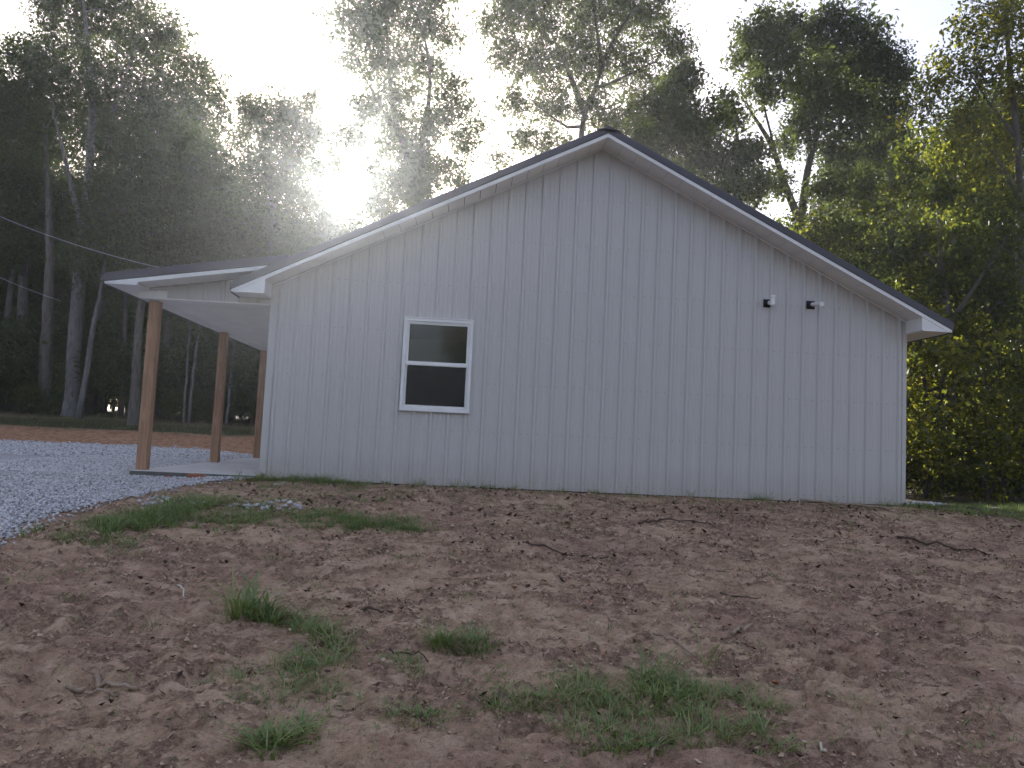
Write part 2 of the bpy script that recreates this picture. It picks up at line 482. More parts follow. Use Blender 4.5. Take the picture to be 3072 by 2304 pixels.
LEAF_BRIGHT = mat_leaf("sunlit_green_leaf", [(.02, .028, .010), (.034, .044, .013), (.055, .064, .017)], [(.08, .105, .014), (.26, .28, .022), (.60, .54, .045)], .52)  # sunlit spots put into the leaf colour: some leaves bright yellow, others dark
LEAF_MIX = mat_leaf("part_sunlit_leaf", [(.016, .024, .009), (.026, .036, .012), (.045, .055, .016)], [(.05, .072, .014), (.14, .18, .022), (.38, .38, .04)], .46)  # fewer sunlit leaves painted in, among mostly dark green ones
GRASS = mat_leaf("green_grass_blade", [(.11, .17, .05), (.18, .26, .08), (.32, .32, .13)], [(.10, .17, .03), (.16, .24, .05), (.24, .27, .07)], .30, .04)
GRASS_DRY = mat_leaf("sparse_grass_blade", [(.08, .105, .045), (.13, .15, .065), (.26, .23, .13)], [(.08, .10, .03), (.12, .15, .05), (.2, .18, .08)], .25, .03)

# ------------------------------------------------------------------ ground sheet
def graded(lo, hi, a, b, fine, grow=1.13):
    xs = list(np.arange(a, b + 1e-6, fine)); s = fine; v = a
    left = []
    while v > lo: s *= grow; v -= s; left.append(v)
    s = fine; v = xs[-1]; right = []
    while v < hi: s *= grow; v += s; right.append(v)
    return np.array(left[::-1] + xs + right)
GX = graded(-420, 420, -1.4, 9.4, .0205)
ya = np.arange(-8.0, -4.6, .015); yb = np.arange(-4.6, .4, .022)
GYc = list(ya) + list(yb); s_ = .026; v_ = GYc[-1]; up = []
while v_ < 420: s_ *= (1.10 if v_ > 30 or v_ < 13 else 1.0); s_ = min(s_, .35) if v_ < 30 else s_; v_ += s_; up.append(v_)
s_ = .02; v_ = GYc[0]; dn = []
while v_ > -420: s_ *= 1.16; v_ -= s_; dn.append(v_)
GY = np.array(dn[::-1] + GYc + up)
XX, YY = np.meshgrid(GX, GY)
ZZ = gz(XX, YY)
nx, ny = len(GX), len(GY)
idx = np.arange(nx * ny).reshape(ny, nx)
Fg = np.stack([idx[:-1, :-1], idx[:-1, 1:], idx[1:, 1:], idx[1:, :-1]], -1).reshape(-1, 4)
me = smooth(mesh_np("ground", np.stack([XX, YY, ZZ], -1).reshape(-1, 3), Fg))
ca = me.color_attributes.new("zone", 'FLOAT_COLOR', 'POINT')
nzz = .8 * perlin(XX * .8, YY * .8, 90) + .5 * perlin(XX * 2.5, YY * 2.5, 91)
clay = ss(8.5, 9.8, YY + 0 * nzz) * ss(18.6, 16.6, YY + 1.2 * nzz) * ss(7, 1, XX)
lit = np.maximum(ss(19.5, 22, YY + nzz), ss(3.0, 5.5, YY + nzz) * ss(9.3, 11, XX))
lit = np.maximum(lit, ss(-14, -20, YY))
sod = ss(16.3, 18.0, YY + 1.5 * nzz) * (1 - lit) * ss(9, 5, XX)
sod = np.maximum(sod, ss(-1.1, .1, YY + .5 * nzz) * ss(9.2, 10.0, XX) * (1 - lit))
cc = np.stack([clay, lit, sod, crumb(XX, YY)], -1).astype(np.float32)
ca.data.foreach_set("color", cc.ravel())
tag(link("ground", me, DIRT), kind="structure")

# gravel yard: its own sheet lying on the ground, with loose stones over it
gx = np.concatenate([np.arange(-26, -4, .25), np.arange(-4, .4, .05)]); gy = np.concatenate([np.arange(-9, 2, .05), np.arange(2, 15.5, .2)])
A, B = np.meshgrid(gx, gy)
Zg = gz(A, B) + .014 + .012 * fbm(A * 3, B * 3, 3, 101) + .02 * fbm(A * .6, B * .6, 2, 102)
ii = np.arange(A.size).reshape(A.shape)
Fq = np.stack([ii[:-1, :-1], ii[:-1, 1:], ii[1:, 1:], ii[1:, :-1]], -1).reshape(-1, 4)
sd = gravel_sd(A, B).ravel()
Fq = Fq[(sd[Fq] > 0.0).all(1)]
tag(link("gravel_yard", smooth(mesh_np("gravel_yard", np.stack([A, B, Zg], -1).reshape(-1, 3), Fq)), GRAVBED), kind="structure")

def stones(P, size, seed, flat=.65):
    """irregular eight-cornered chips, 12 triangles each, as quads"""
    r = np.random.default_rng(seed); n = len(P)
    c = np.array([(-1, -1, -1), (1, -1, -1), (1, 1, -1), (-1, 1, -1), (-1, -1, 1), (1, -1, 1), (1, 1, 1), (-1, 1, 1)], float)
    V = c[None] * (1 + .55 * (r.random((n, 8, 3)) - .5))
    top = V[:, 4:, :2]; V[:, 4:, :2] = top * (.45 + .4 * r.random((n, 1, 1)))
    sc_ = size[:, None] * np.stack([1 + .5 * r.random(n), .7 + .3 * r.random(n), flat * (.6 + .6 * r.random(n))], 1)
    V = V * sc_[:, None] * .5
    a = r.random(n) * 2 * math.pi; b = (r.random(n) - .5) * 1.2
    ca_, sa_, cb, sb = np.cos(a), np.sin(a), np.cos(b), np.sin(b)
    x = V[..., 0] * cb[:, None] + V[..., 2] * sb[:, None]; z = -V[..., 0] * sb[:, None] + V[..., 2] * cb[:, None]
    y = V[..., 1]
    V = np.stack([x * ca_[:, None] - y * sa_[:, None], x * sa_[:, None] + y * ca_[:, None], z], -1) + P[:, None]
    q = np.array([(3, 2, 1, 0), (4, 5, 6, 7), (0, 1, 5, 4), (1, 2, 6, 5), (2, 3, 7, 6), (3, 0, 4, 7)])
    F = (q[None] + 8 * np.arange(n)[:, None, None]).reshape(-1, 4)
    return V.reshape(-1, 3), F
def scatter(x0, x1, y0, y1, n, seed, cond):
    r = np.random.default_rng(seed)
    x = x0 + (x1 - x0) * r.random(n); y = y0 + (y1 - y0) * r.random(n)
    k = cond(x, y, r)
    return x[k], y[k], r
xs_, ys_, r_ = scatter(-3.0, .5, -7, .1, 42000, 1, lambda x, y, r: gravel_sd(x, y) > .06 - .30 * r.random(len(x)) ** 2.5)
x2, y2, r2 = scatter(-5, -1.65, 0, 6, 15000, 2, lambda x, y, r: gravel_sd(x, y) > 0)
x3, y3, r3 = scatter(-12, -2, 5, 14.5, 9000, 3, lambda x, y, r: gravel_sd(x, y) > -.1)
# a few loose chips in the grass near the yard and along the right corner of the house
x4, y4, r4 = scatter(-.9, 1.1, -3.6, -1.2, 1600, 4, lambda x, y, r: ((np.hypot((x + .25) / .4, (y + 2.3) / .3) < 1) | (np.hypot((x - .75) / .45, (y + 2.2) / .25) < 1)) & (r.random(len(x)) < .42))
x5, y5, r5 = scatter(9.2, 11.2, .2, 2.8, 1300, 5, lambda x, y, r: (np.abs((y - .9) - (x - 9.6) * .25) < .40 * r.random(len(x))) & (x < 10.25 + .25 * r.random(len(x))))
X = np.concatenate([xs_, x2, x3, x4, x5]); Y = np.concatenate([ys_, y2, y3, y4, y5])
SZ = np.concatenate([.011 + .020 * r_.random(len(xs_)) ** 2.5, .019 + .022 * r2.random(len(x2)) ** 2, .028 + .022 * r3.random(len(x3)), .02 + .025 * r4.random(len(x4)), .03 + .03 * r5.random(len(x5))])
Pz = gz(X, Y) + .018 + .012 * np.random.default_rng(9).random(len(X))
V, F = stones(np.stack([X, Y, Pz], 1), SZ, 6)
tag(link("gravel_stones", mesh_np("gravel_stones", V, F), STONE), "loose pale grey crushed stone covering the yard beside the porch", "gravel", kind="stuff")

# ------------------------------------------------------------------ the house
W, L, HE, SL = 9.144, 12.2, 2.64, .5            # gable width, length, soffit height at the corner, roof slope
OH = .41                                        # overhang
def zs(x): return HE + SL * min(x, W - x)       # soffit plane over the gable
house = tag(empty("house", (0, 0, 0)), "long white metal-sided house with charcoal gable roof and open side porch", "house")
wx0, wx1, wz0, wz1 = 1.905, 2.785, 1.045, 2.245  # window opening
wall = MB()
T_ = .12
def gable(mb, xa, xb, za, y0, y1, zb=None):
    mid = W / 2
    prof = [(xa, za), (xb, za)]
    if zb is not None:
        prof += [(xb, zb), (xa, zb)]
    else:
        prof += [(xb, zs(xb))]
        if xa < mid < xb: prof += [(mid, zs(mid))]
        prof += [(xa, zs(xa))]
    mb.prism(prof, y0, y1)
gable(wall, .02, wx0, -.02, .004, T_)
gable(wall, wx0, wx1, -.02, .004, T_, wz0)
gable(wall, wx0, wx1, wz1, .004, T_)
gable(wall, wx1, W - .02, -.02, .004, T_)
wall.prism([(.02, -.02), (W - .02, -.02), (W - .02, zs(W - .02)), (W / 2, zs(W / 2)), (.02, zs(.02))], L - T_, L)
wall.box(.02, T_, T_, L - T_, -.02, HE - .01)
wall.box(W - T_, W - .02, T_, L - T_, -.02, HE - .01)
wall_o = wall.build("wall", SIDING, house)
MB().box(.03, W - .03, .02, L - .02, -.5, -.024).build("foundation", EDGE, house)
MB().box(T_ + .01, W - T_ - .01, T_ + .01, L - T_ - .01, -.02, -.005).build("interior_floor", INNER, house)
MB().box(T_ + .01, W - T_ - .01, 3.6, 3.7, 0, 2.45).build("interior_partition", INNER, house)
MB().box(T_ + .01, W - T_ - .01, T_ + .01, L - T_ - .01, 2.46, 2.5).build("interior_ceiling", INNER, house)

# ribbed metal siding: one strip per rib, cut under the gable and around the window
NR = 38
RIB = [.135 + k * (W - .10 - .135) / (NR - 1) for k in range(NR)]
PITCHR = RIB[1] - RIB[0]
def strip(xa, xb, prof, z0, zfun):
    V = []; F = []
    for (x, y) in prof:
        V.append((x, y, z0)); V.append((x, y, zfun(x)))
    for i in range(len(prof) - 1):
        F.append((2 * i, 2 * i + 2, 2 * i + 3, 2 * i + 1))
    me = bpy.data.meshes.new("siding_panel"); me.from_pydata(V, [], F); me.update()
    return link("siding_panel", me, SIDING, wall_o)
for k in range(NR):
    r = RIB[k]
    xa = r - .034; xb = (RIB[k + 1] - .034) if k < NR - 1 else W - .055
    prof = [(xa + .0015, 0), (r - .031, -.0005), (r - .014, -.023), (r + .014, -.023), (r + .031, -.0005), (r + .034, 0)]
    wd = xb - (r + .034)
    for fq in (.36, .70):
        c_ = r + .034 + wd * fq
        if k < NR - 1:
            prof += [(c_ - .012, 0), (c_ - .006, -.0035), (c_ + .006, -.0035), (c_ + .012, 0)]
    prof += [(xb, 0.0005)]
    if k == NR // 2 or any((xa < W / 2 < xb,)):
        # ridge falls inside this strip: add a vertex there
        out = []
        for (p, q) in zip(prof[:-1], prof[1:]):
            out.append(p)
            if p[0] < W / 2 < q[0]:
                t = (W / 2 - p[0]) / (q[0] - p[0]); out.append((W / 2, p[1] + t * (q[1] - p[1])))
        out.append(prof[-1]); prof = out
    full = lambda x: zs(x) - .004
    zb_ = -.028
    if xb <= wx0 or xa >= wx1:
        strip(xa, xb, prof, zb_, full)
    else:
        def clipx(a, b):
            o_ = [q for q in prof if a <= q[0] <= b]
            def yat(x):
                for p, q in zip(prof[:-1], prof[1:]):
                    if p[0] <= x <= q[0]: return p[1] + (q[1] - p[1]) * (x - p[0]) / max(1e-9, q[0] - p[0])
                return 0
            if a > prof[0][0]: o_ = [(a, yat(a))] + o_
            if b < prof[-1][0]: o_ = o_ + [(b, yat(b))]
            return o_
        ov0, ov1 = max(xa, wx0), min(xb, wx1)
        strip(xa, xb, clipx(ov0, ov1), zb_, lambda x: wz0)
        strip(xa, xb, clipx(ov0, ov1), wz1, full)
        if xa < wx0: strip(xa, xb, clipx(xa, wx0), zb_, full)
        if xb > wx1: strip(xa, xb, clipx(wx1, xb), zb_, full)
MB().box(.0, .098, -.007, .0035, -.028, zs(0) - .004).build("corner_trim", SIDING, house)
MB().box(W - .054, W, -.007, .0035, -.028, zs(W) - .004).build("corner_trim", SIDING, house)
MB().box(W - .0005, W + .006, -.007, .09, -.028, zs(W) - .01).build("corner_trim", SIDING, house)
# screw rows along the wall girts
for zr in (.06, .74, 1.42, 2.10, 2.78, 3.46, 4.14):
    mb = MB()
    for k in range(NR):
        x = RIB[k] + .055
        if zs(x) < zr + .12 or (wx0 - .08 < x < wx1 + .08 and wz0 - .1 < zr < wz1 + .1): continue
        mb.tube([(x, 0.0, zr), (x, -.008, zr)], .005, 6)
        mb.tube([(x + .1, 0.0, zr), (x + .1, -.008, zr)], .0055, 6)
    tag(mb.build("screw_row", STEEL, house), kind="stuff")
# thin channel where soffit meets siding
for sgn in (0, 1):
    mb = MB()
    xs2 = [0.0, W / 2] if sgn == 0 else [W / 2, W]
    (xa, xb) = xs2
    mb.prism([(xa, zs(xa) - .030), (xb, zs(xb) - .030), (xb, zs(xb) - .006), (xa, zs(xa) - .006)], -.030, -.022)
    mb.build("soffit_channel", WHITE, house)

# window
win = empty("window", ((wx0 + wx1) / 2, 0, wz0)); win.parent = house
def wbox(name, mat, x0, x1, y0, y1, z0, z1, bev=.003, mb=None):
    cx, cz = (wx0 + wx1) / 2, wz0
    q = (mb or MB()).box(x0 - cx, x1 - cx, y0, y1, z0 - cz, z1 - cz)
    return q.build(name, mat, win, bev) if mb is None else q
tx = .045
mb = MB()
wbox("", None, wx0 - tx, wx0, -.046, -.002, wz0 - tx, wz1 + tx, mb=mb)
wbox("", None, wx1, wx1 + tx, -.046, -.002, wz0 - tx, wz1 + tx, mb=mb)
wbox("", None, wx0 + .0005, wx1 - .0005, -.046, -.002, wz0 - tx, wz0, mb=mb)
wbox("", None, wx0 + .0005, wx1 - .0005, -.046, -.002, wz1, wz1 + tx, mb=mb)
mb.build("window_frame", WHITE, win, .004)
wbox("drip_cap", WHITE, wx0 - tx - .005, wx1 + tx + .005, -.056, -.004, wz1 + tx + .001, wz1 + tx + .013)
wbox("sill", WHITE, wx0 - tx - .006, wx1 + tx + .006, -.060, -.004, wz0 - tx - .014, wz0 - tx - .001)
zm = wz0 + .60
for (za, zb, yy) in ((zm + .003, wz1 - .001, -.026), (wz0 + .001, zm - .003, -.012)):
    mb = MB(); sw = .036
    wbox("", None, wx0 + .001, wx0 + sw, yy, yy + .03, za, zb, mb=mb)
    wbox("", None, wx1 - sw, wx1 - .001, yy, yy + .03, za, zb, mb=mb)
    wbox("", None, wx0 + sw + .0005, wx1 - sw - .0005, yy, yy + .03, za, za + sw, mb=mb)
    wbox("", None, wx0 + sw + .0005, wx1 - sw - .0005, yy, yy + .03, zb - sw, zb, mb=mb)
    sash = mb.build("sash", WHITE, win, .003)
    wbox("pane", GLASS, wx0 + sw, wx1 - sw, yy + .014, yy + .018, za + sw, zb - sw, 0)
wbox("meeting_rail", WHITE, wx0 + .002, wx1 - .002, -.040, -.028, zm - .016, zm + .034)
mb = MB(); cx, cz = (wx0 + wx1) / 2, wz0
wbox("insect_screen", SCREEN, wx0 + .03, wx1 - .03, -.0185, -.017, wz0 + .03, zm - .02, 0)

# roof: deck, trims, soffits
roof = empty("roof", (W / 2, 0, HE)); roof.parent = house
def rbuild(mb, name, mat, bevel=0):
    me = mb.mesh(name); me.transform(Matrix.Translation((-W / 2, 0, -HE)))
    o = link(name, me, mat, roof)
    if bevel:
        b = o.modifiers.new("bevel", 'BEVEL'); b.width = bevel; b.segments = 2; b.limit_method = 'ANGLE'
    return o
Y0, Y1 = -OH, L + OH
EX = .425                                        # eave overhang in x
def zc(x): return HE + SL * x                    # left half plane (mirrored for the right)
mirror = lambda x: W - x
def slope_prof(sd, xa, xb, lo, hi):
    """band between two heights above the soffit plane, on one half of the roof"""
    P_ = [(xa, zc(xa) + lo), (xb, zc(xb) + lo), (xb, zc(xb) + hi), (xa, zc(xa) + hi)]
    return P_ if sd == 0 else [(mirror(x), z) for x, z in reversed(P_)]
mid = W / 2
ZEB = 2.463
def fas_prof(sd):
    P_ = [(-EX, ZEB), ((ZEB - HE) / SL, ZEB), (mid - .0005, zc(mid)), (mid - .0005, zc(mid) + .0555), (-EX, zc(-EX) + .0555)]
    return P_ if sd == 0 else [(mirror(x), z) for x, z in reversed(P_)]
for sd in (0, 1):
    rbuild(MB().prism(slope_prof(sd, -EX + .02, mid, .075, .135), Y0 + .03, Y1 - .03), "roof_sheet", CHAR)
    # standing ribs of the roof metal
    mb = MB(); y = Y0 + .12
    while y < Y1 - .05:
        mb.prism(slope_prof(sd, -EX + .02, mid - .06, .1355, .158), y - .015, y + .015); y += .2286
    rbuild(mb, "roof_rib", CHAR)
    for (ya_, yb_) in ((Y0 - .014, Y0 + .028), (Y1 - .028, Y1 + .014)):
        rbuild(MB().prism(slope_prof(sd, -EX - .022, mid - .001, .056, .166), ya_, yb_), "rake_trim", CHAR, .006)
    for (ya_, yb_) in ((Y0 - .004, Y0 + .022), (Y1 - .022, Y1 + .004)):
        rbuild(MB().prism(fas_prof(sd), ya_, yb_), "fascia", WHITE, .003)
    # vented soffit panels under the rake overhang
    n_p = 21
    for k in range(n_p):
        xa = .0 + (mid) * k / n_p; xb = mid * (k + 1) / n_p
        g_ = .0035
        rbuild(MB().prism(slope_prof(sd, xa + g_, xb - g_, .0015, .014), Y0 + .0225, -.003), "soffit_panel", SOFFIT)
    rbuild(MB().prism(slope_prof(sd, -EX + .03, mid, .016, .03), Y0 + .0225, -.003), "soffit_backing", INNER)
    # boxed eave return at the corner: closed triangle under the eave
    zb_ = ZEB
    tri = [(-EX, zb_ - .002), (.010, zb_ - .002), (.010, zc(.01) - .001), (-EX, zc(-EX) - .001)]
    tri = [(-EX + .0, zc(-EX) + .052), (-.36, zb_), (.012, zb_), (.012, zc(.012) - .0005), (-.36, zc(-.36) - .0005), ] if False else [((ZEB - HE) / SL + .002, zb_), (.012, zb_), (.012, zc(.012) - .0008)]
    tri = tri if sd == 0 else [(mirror(x), z) for x, z in reversed(tri)]
    rbuild(MB().prism(tri, Y0 + .001, Y0 + .021), "eave_return", WHITE)
    side = [(.002, zb_), (.012, zb_), (.012, zc(.012) - .001), (.002, zc(.002) - .001)]
    side = side if sd == 0 else [(mirror(x), z) for x, z in reversed(side)]
    rbuild(MB().prism(side, Y0 + .0215, -.0005 if sd else -.0305), "return_side", WHITE)
    ev = [(-EX + .012, zb_ - .012), (.001, zb_ - .012), (.001, zb_ - .002), (-EX + .012, zb_ - .002)]
    ev = [(-EX + .001, zb_ - .012), (.001, zb_ - .012), (.001, zb_ - .0012), (-EX + .001, zb_ - .0012)]
    ev = ev if sd == 0 else [(mirror(x), z) for x, z in reversed(ev)]
    rbuild(MB().prism(ev, Y0 - .004, Y1 - .03), "eave_soffit", SOFFIT)
    gut = [(-EX - .016, zc(-EX) + .01), (-EX + .0, zc(-EX) + .01), (-EX + .0, zc(-EX) + .15), (-EX - .016, zc(-EX) + .15)]
    gut = gut if sd == 0 else [(mirror(x), z) for x, z in reversed(gut)]
    rbuild(MB().prism(gut, Y0 + .03, Y1 - .03), "eave_trim", CHAR)
    fe = [(-EX + .0005, zb_ - .006), (-EX + .098, zb_ - .006), (-EX + .098, zc(-EX + .098) - .001), (-EX + .0005, zc(-EX) + .01)]
rcap = MB()
rcap.prism([(mid - .16, zc(mid) + .105), (mid + .16, zc(mid) + .105), (mid + .16, zc(mid - .16) + .160), (mid + .05, zc(mid - .05) + .168), (mid, zc(mid) + .164), (mid - .05, zc(mid - .05) + .168), (mid - .16, zc(mid - .16) + .160)], Y0 - .018, Y1 + .018)
rbuild(rcap, "ridge_cap", CHAR, .006)

# porch: slab, posts, beam, low roof, ceiling
PXL = -1.71
def slab_box(dx, z0, z1):
    """the slab flares a little towards the back"""
    a, b = PXL - .012, PXL - .20
    V = [(a + dx, dx, z0), (-.002, dx, z0), (-.002, L - dx, z0), (b + dx, L - dx, z0), (a + dx, dx, z1), (-.002, dx, z1), (-.002, L - dx, z1), (b + dx, L - dx, z1)]
    return MB().add(V, [(3, 2, 1, 0), (4, 5, 6, 7), (0, 1, 5, 4), (1, 2, 6, 5), (2, 3, 7, 6), (3, 0, 4, 7)])
slab = slab_box(0, -.11, -.006).build("porch_slab", EDGE, house, .006)
slab_box(.004, -.0058, .0).build("slab_surface", CONC, house, .003)
ZB = 2.36
for (px_, py_) in ((-1.655, .25), (-1.69, 3.42), (-1.730, 6.36), (-1.735, 9.40)):
    o = MB().box(-.07, .07, -.07, .07, 0, ZB - .002).build("porch_post", WOOD, house, .008)
    o.location = (px_, py_, 0.001)
    o.rotation_euler = (0, 0, random.uniform(-.03, .03))
bm_ = MB().box(PXL - .09, PXL + .17, 0.0, L, ZB, 2.475).build("porch_beam", WHITE, house, .004)
pr = empty("porch_roof", (-1.0, 0, 2.5)); pr.parent = house
def pbuild(mb, name, mat, bevel=0):
    me = mb.mesh(name); me.transform(Matrix.Translation((1.0, 0, -2.5)))
    o = link(name, me, mat, pr)
    if bevel:
        b = o.modifiers.new("bevel", 'BEVEL'); b.width = bevel; b.segments = 2; b.limit_method = 'ANGLE'
    return o
PS = .163
def zp(x): return 2.440 + PS * (x + 2.072)       # underside plane of the porch roof
def band_(xa, xb, lo, hi): return [(xa, zp(xa) + lo), (xb, zp(xb) + lo), (xb, zp(xb) + hi), (xa, zp(xa) + hi)]
PX0, PX1 = -2.08, .44
pbuild(MB().prism(band_(PX0, PX1, .075, .135), Y0 + .05, Y1 - .05), "roof_sheet", CHAR)
mb = MB(); y = Y0 + .14
while y < Y1 - .08:
    mb.prism(band_(PX0, PX1 - .02, .1355, .158), y - .015, y + .015); y += .2286
pbuild(mb, "roof_rib", CHAR)
for (ya_, yb_) in ((Y0 + .004, Y0 + .046), (Y1 - .046, Y1 - .004)):
    pbuild(MB().prism(band_(PX0 - .022, .30, .056, .170), ya_, yb_), "rake_trim", CHAR, .006)
    pbuild(MB().prism([(PX0, 2.479), (-1.832, 2.479), (.02, zp(.02)), (.02, zp(.02) + .0555), (PX0, zp(PX0) + .0555)], ya_ + .009, yb_ - .004), "fascia", WHITE, .002)
n_p = 8
for k in range(n_p):
    xa = -1.66 + (1.66 - .40 + .40) * k / n_p; xb = -1.66 + 1.66 * (k + 1) / n_p
    pbuild(MB().prism(band_(xa + .0035, xb - .0035, .0015, .014), Y0 + .044, -.003), "soffit_panel", SOFFIT)
pbuild(MB().prism(band_(-1.98, -.01, .016, .03), Y0 + .044, -.003), "soffit_backing", INNER)
pbuild(MB().prism([(-1.665, 2.478), (-1.655, 2.478), (-1.655, zp(-1.655) - .001), (-1.665, zp(-1.665) - .001)], Y0 + .044, -.0005), "return_side", WHITE)
pbuild(MB().prism([(-1.828, 2.4795), (-1.655, 2.4795), (-1.655, zp(-1.655) - .001)], Y0 + .016, Y0 + .040), "eave_return", WHITE)
pbuild(MB().prism([(-2.079, 2.468), (PXL - .092, 2.468), (PXL - .092, 2.4785), (-2.079, 2.4785)], Y0 + .012, Y1 - .06), "eave_soffit", SOFFIT)
pbuild(MB().box(PXL - .0915, -1.655, Y0 + .012, -.001, 2.468, 2.4785), "eave_soffit", SOFFIT)
pbuild(MB().prism([(PX0 - .016, zp(PX0) + .02), (PX0, zp(PX0) + .02), (PX0, zp(PX0) + .15), (PX0 - .016, zp(PX0) + .15)], Y0 + .05, Y1 - .05), "eave_trim", CHAR)
# ribbed infill under the porch rake
gab = [PXL + .172 - .1] + [PXL + .30 + .2404 * k for k in range(6)] + [-.002]
gab[0] = PXL + .055
for k in range(len(gab) - 1):
    xa, xb = gab[k], gab[k + 1]
    prof = [(xa + .001, .0), (xa + .02, -.018), (xa + .045, -.018), (xa + .065, 0), (xb - .001, 0)] if k else [(xa, 0), (xb - .001, 0)]
    V = []; F = []
    for (x, y) in prof:
        V += [(x + 1.0, y, (2.478 if x < PXL + .171 else ZB + .004) - 2.5), (x + 1.0, y, zp(x) - .003 - 2.5)]
    if k == 0:
        for q in (0, 2): V[q] = (V[q][0], V[q][1], ZB + .118 - 2.5)
    for i in range(len(prof) - 1): F.append((2 * i, 2 * i + 2, 2 * i + 3, 2 * i + 1))
    me = bpy.data.meshes.new("gable_panel"); me.from_pydata(V, [], F); me.update(); link("gable_panel", me, SIDING, pr)
pbuild(MB().prism([(PXL + .171, ZB + .001), (-.003, ZB + .001), (-.003, zp(-.003) - .004), (PXL + .171, zp(PXL + .171) - .004)], .003, .05), "gable_backing", WHITE)
MB().box(PXL + .172, -.003, -.024, .002, ZB - .004, ZB + .012).build("gable_base_trim", WHITE, house)
k = 0; y = .052
ceil = empty("porch_ceiling", (-.8, 6, ZB)); ceil.parent = house
while y < L - .02:
    me = MB().box(PXL + .172 + .8, -.003 + .8, y - 6 + .002, y + .40 - 6 - .002, .004, .016).mesh("ceiling_panel")
    link("ceiling_panel", me, SOFFIT, ceil); y += .40
MB().box(PXL + .171, -.003, .052, L, ZB + .020, ZB + .03).build("ceiling_backing", INNER, house)

# two wall pipes with rubber boots
def vent(x, z, kind_):
    v = empty("vent_pipe", (x, 0, z)); v.parent = house
    b = MB().box(-.062, .062, -.012, .004, -.060, .060).build("pipe_flange", RUBBER, v, .006)
    MB().tube([(0, -.012, 0), (0, -.030, 0), (0, -.034, 0), (0, -.058, -.002)], [.052, .050, .044, .040], 14).build("rubber_boot", RUBBER, v, 0, True)
    mb = MB()
    if kind_ == 'straight':
        mb.tube([(0.004, -.05, 0), (.006, -.34, -.045)], .030, 16)
        mb.tube([(.006, -.33, -.0434), (.006, -.352, -.0469)], .033, 16)
    else:
        mb.tube([(.008, -.05, 0), (.008, -.155, -.008)], .031, 16)
        mb.tube([(.008, -.11, -.008), (.008, -.12, -.008)], .036, 16)
        mb.tube([(.008, -.165, -.05), (.008, -.165, .062)], .036, 16)
        mb.tube([(.008, -.165, .063), (.008, -.165, .088)], .043, 16)
    mb.build("plastic_pipe", PVC, v, 0)
vent(7.062, 2.792, 'elbow')
vent(7.700, 2.806, 'straight')

# ------------------------------------------------------------------ trees
def grow(attr, seeds, step=.38, kill=.62, iters=120):
    """space colonisation: branches grow towards the leaf clusters"""
    nodes = [np.array(s[0], float) for s in seeds]; par = [s[1] for s in seeds]
    Pn = np.array(nodes); A_ = attr.copy(); alive = np.ones(len(A_), bool)
    near = np.zeros(len(A_), int); nd = np.full(len(A_), 1e9)
    def upd(new_idx):
        Q = np.array([nodes[i] for i in new_idx])
        for s0 in range(0, len(Q), 400):
            D = np.linalg.norm(A_[:, None] - Q[None, s0:s0 + 400], axis=2)
            j = D.argmin(1); d = D[np.arange(len(A_)), j]
            b = d < nd
            nd[b] = d[b]; near[b] = np.array(new_idx)[s0 + j[b]]
    upd(list(range(len(nodes))))
    for it in range(iters):
        alive &= nd > kill
        ia = np.nonzero(alive)[0]
        if not len(ia): break
        dirs = {}
        tgt = near[ia]; vec = A_[ia] - np.array(nodes)[tgt]; vec /= np.linalg.norm(vec, axis=1)[:, None] + 1e-9
        uq, inv = np.unique(tgt, return_inverse=True)
        S_ = np.zeros((len(uq), 3)); np.add.at(S_, inv, vec)
        new = []
        for u_, s_v in zip(uq, S_):
            l_ = np.linalg.norm(s_v)
            if l_ < 1e-3: continue
            d = s_v / l_ + np.array([0, 0, .08]) + .22 * RNG.standard_normal(3)
            d /= np.linalg.norm(d)
            nodes.append(nodes[u_] + d * step); par.append(int(u_)); new.append(len(nodes) - 1)
        if not new: break
        upd(new)
    return np.array(nodes), np.array(par)

def branch_mesh(name, Pn, par, rad, thin_sides=3):
    Vs = []; Fs = []; c = 0
    for sides, lo, hi in ((7, .055, 9), (4, .02, .055), (3, 0, .02)):
        k = np.nonzero((par >= 0) & (rad >= lo) & (rad < hi))[0]
        if not len(k): continue
        a = Pn[par[k]]; b = Pn[k]; d = b - a; d /= np.linalg.norm(d, axis=1)[:, None] + 1e-9
        ref = np.where(np.abs(d[:, 2:3]) < .9, np.array([[0, 0, 1.]]), np.array([[1., 0, 0]]))
        ref = np.broadcast_to(np.array([[.13, .98, .1]]), d.shape) if lo >= .055 else ref
        u = np.cross(d, ref); u /= np.linalg.norm(u, axis=1)[:, None] + 1e-9; v = np.cross(d, u)
        t = 2 * math.pi * np.arange(sides) / sides
        ring = u[:, None] * np.cos(t)[None, :, None] + v[:, None] * np.sin(t)[None, :, None]
        ra = np.minimum(rad[par[k]], rad[k] * 1.45); rb = rad[k]
        lo_ = a[:, None] - d[:, None] * (ra * .3)[:, None, None] + ring * ra[:, None, None]; hi_ = b[:, None] + ring * rb[:, None, None]
        V = np.concatenate([lo_, hi_], 1).reshape(-1, 3); n = len(k)
        q = np.array([(i, (i + 1) % sides, sides + (i + 1) % sides, sides + i) for i in range(sides)])
        F = (q[None] + (2 * sides * np.arange(n))[:, None, None]).reshape(-1, 4) + c
        Vs.append(V); Fs.append(F); c += len(V)
    return smooth(mesh_np(name, np.concatenate(Vs), np.concatenate(Fs)))

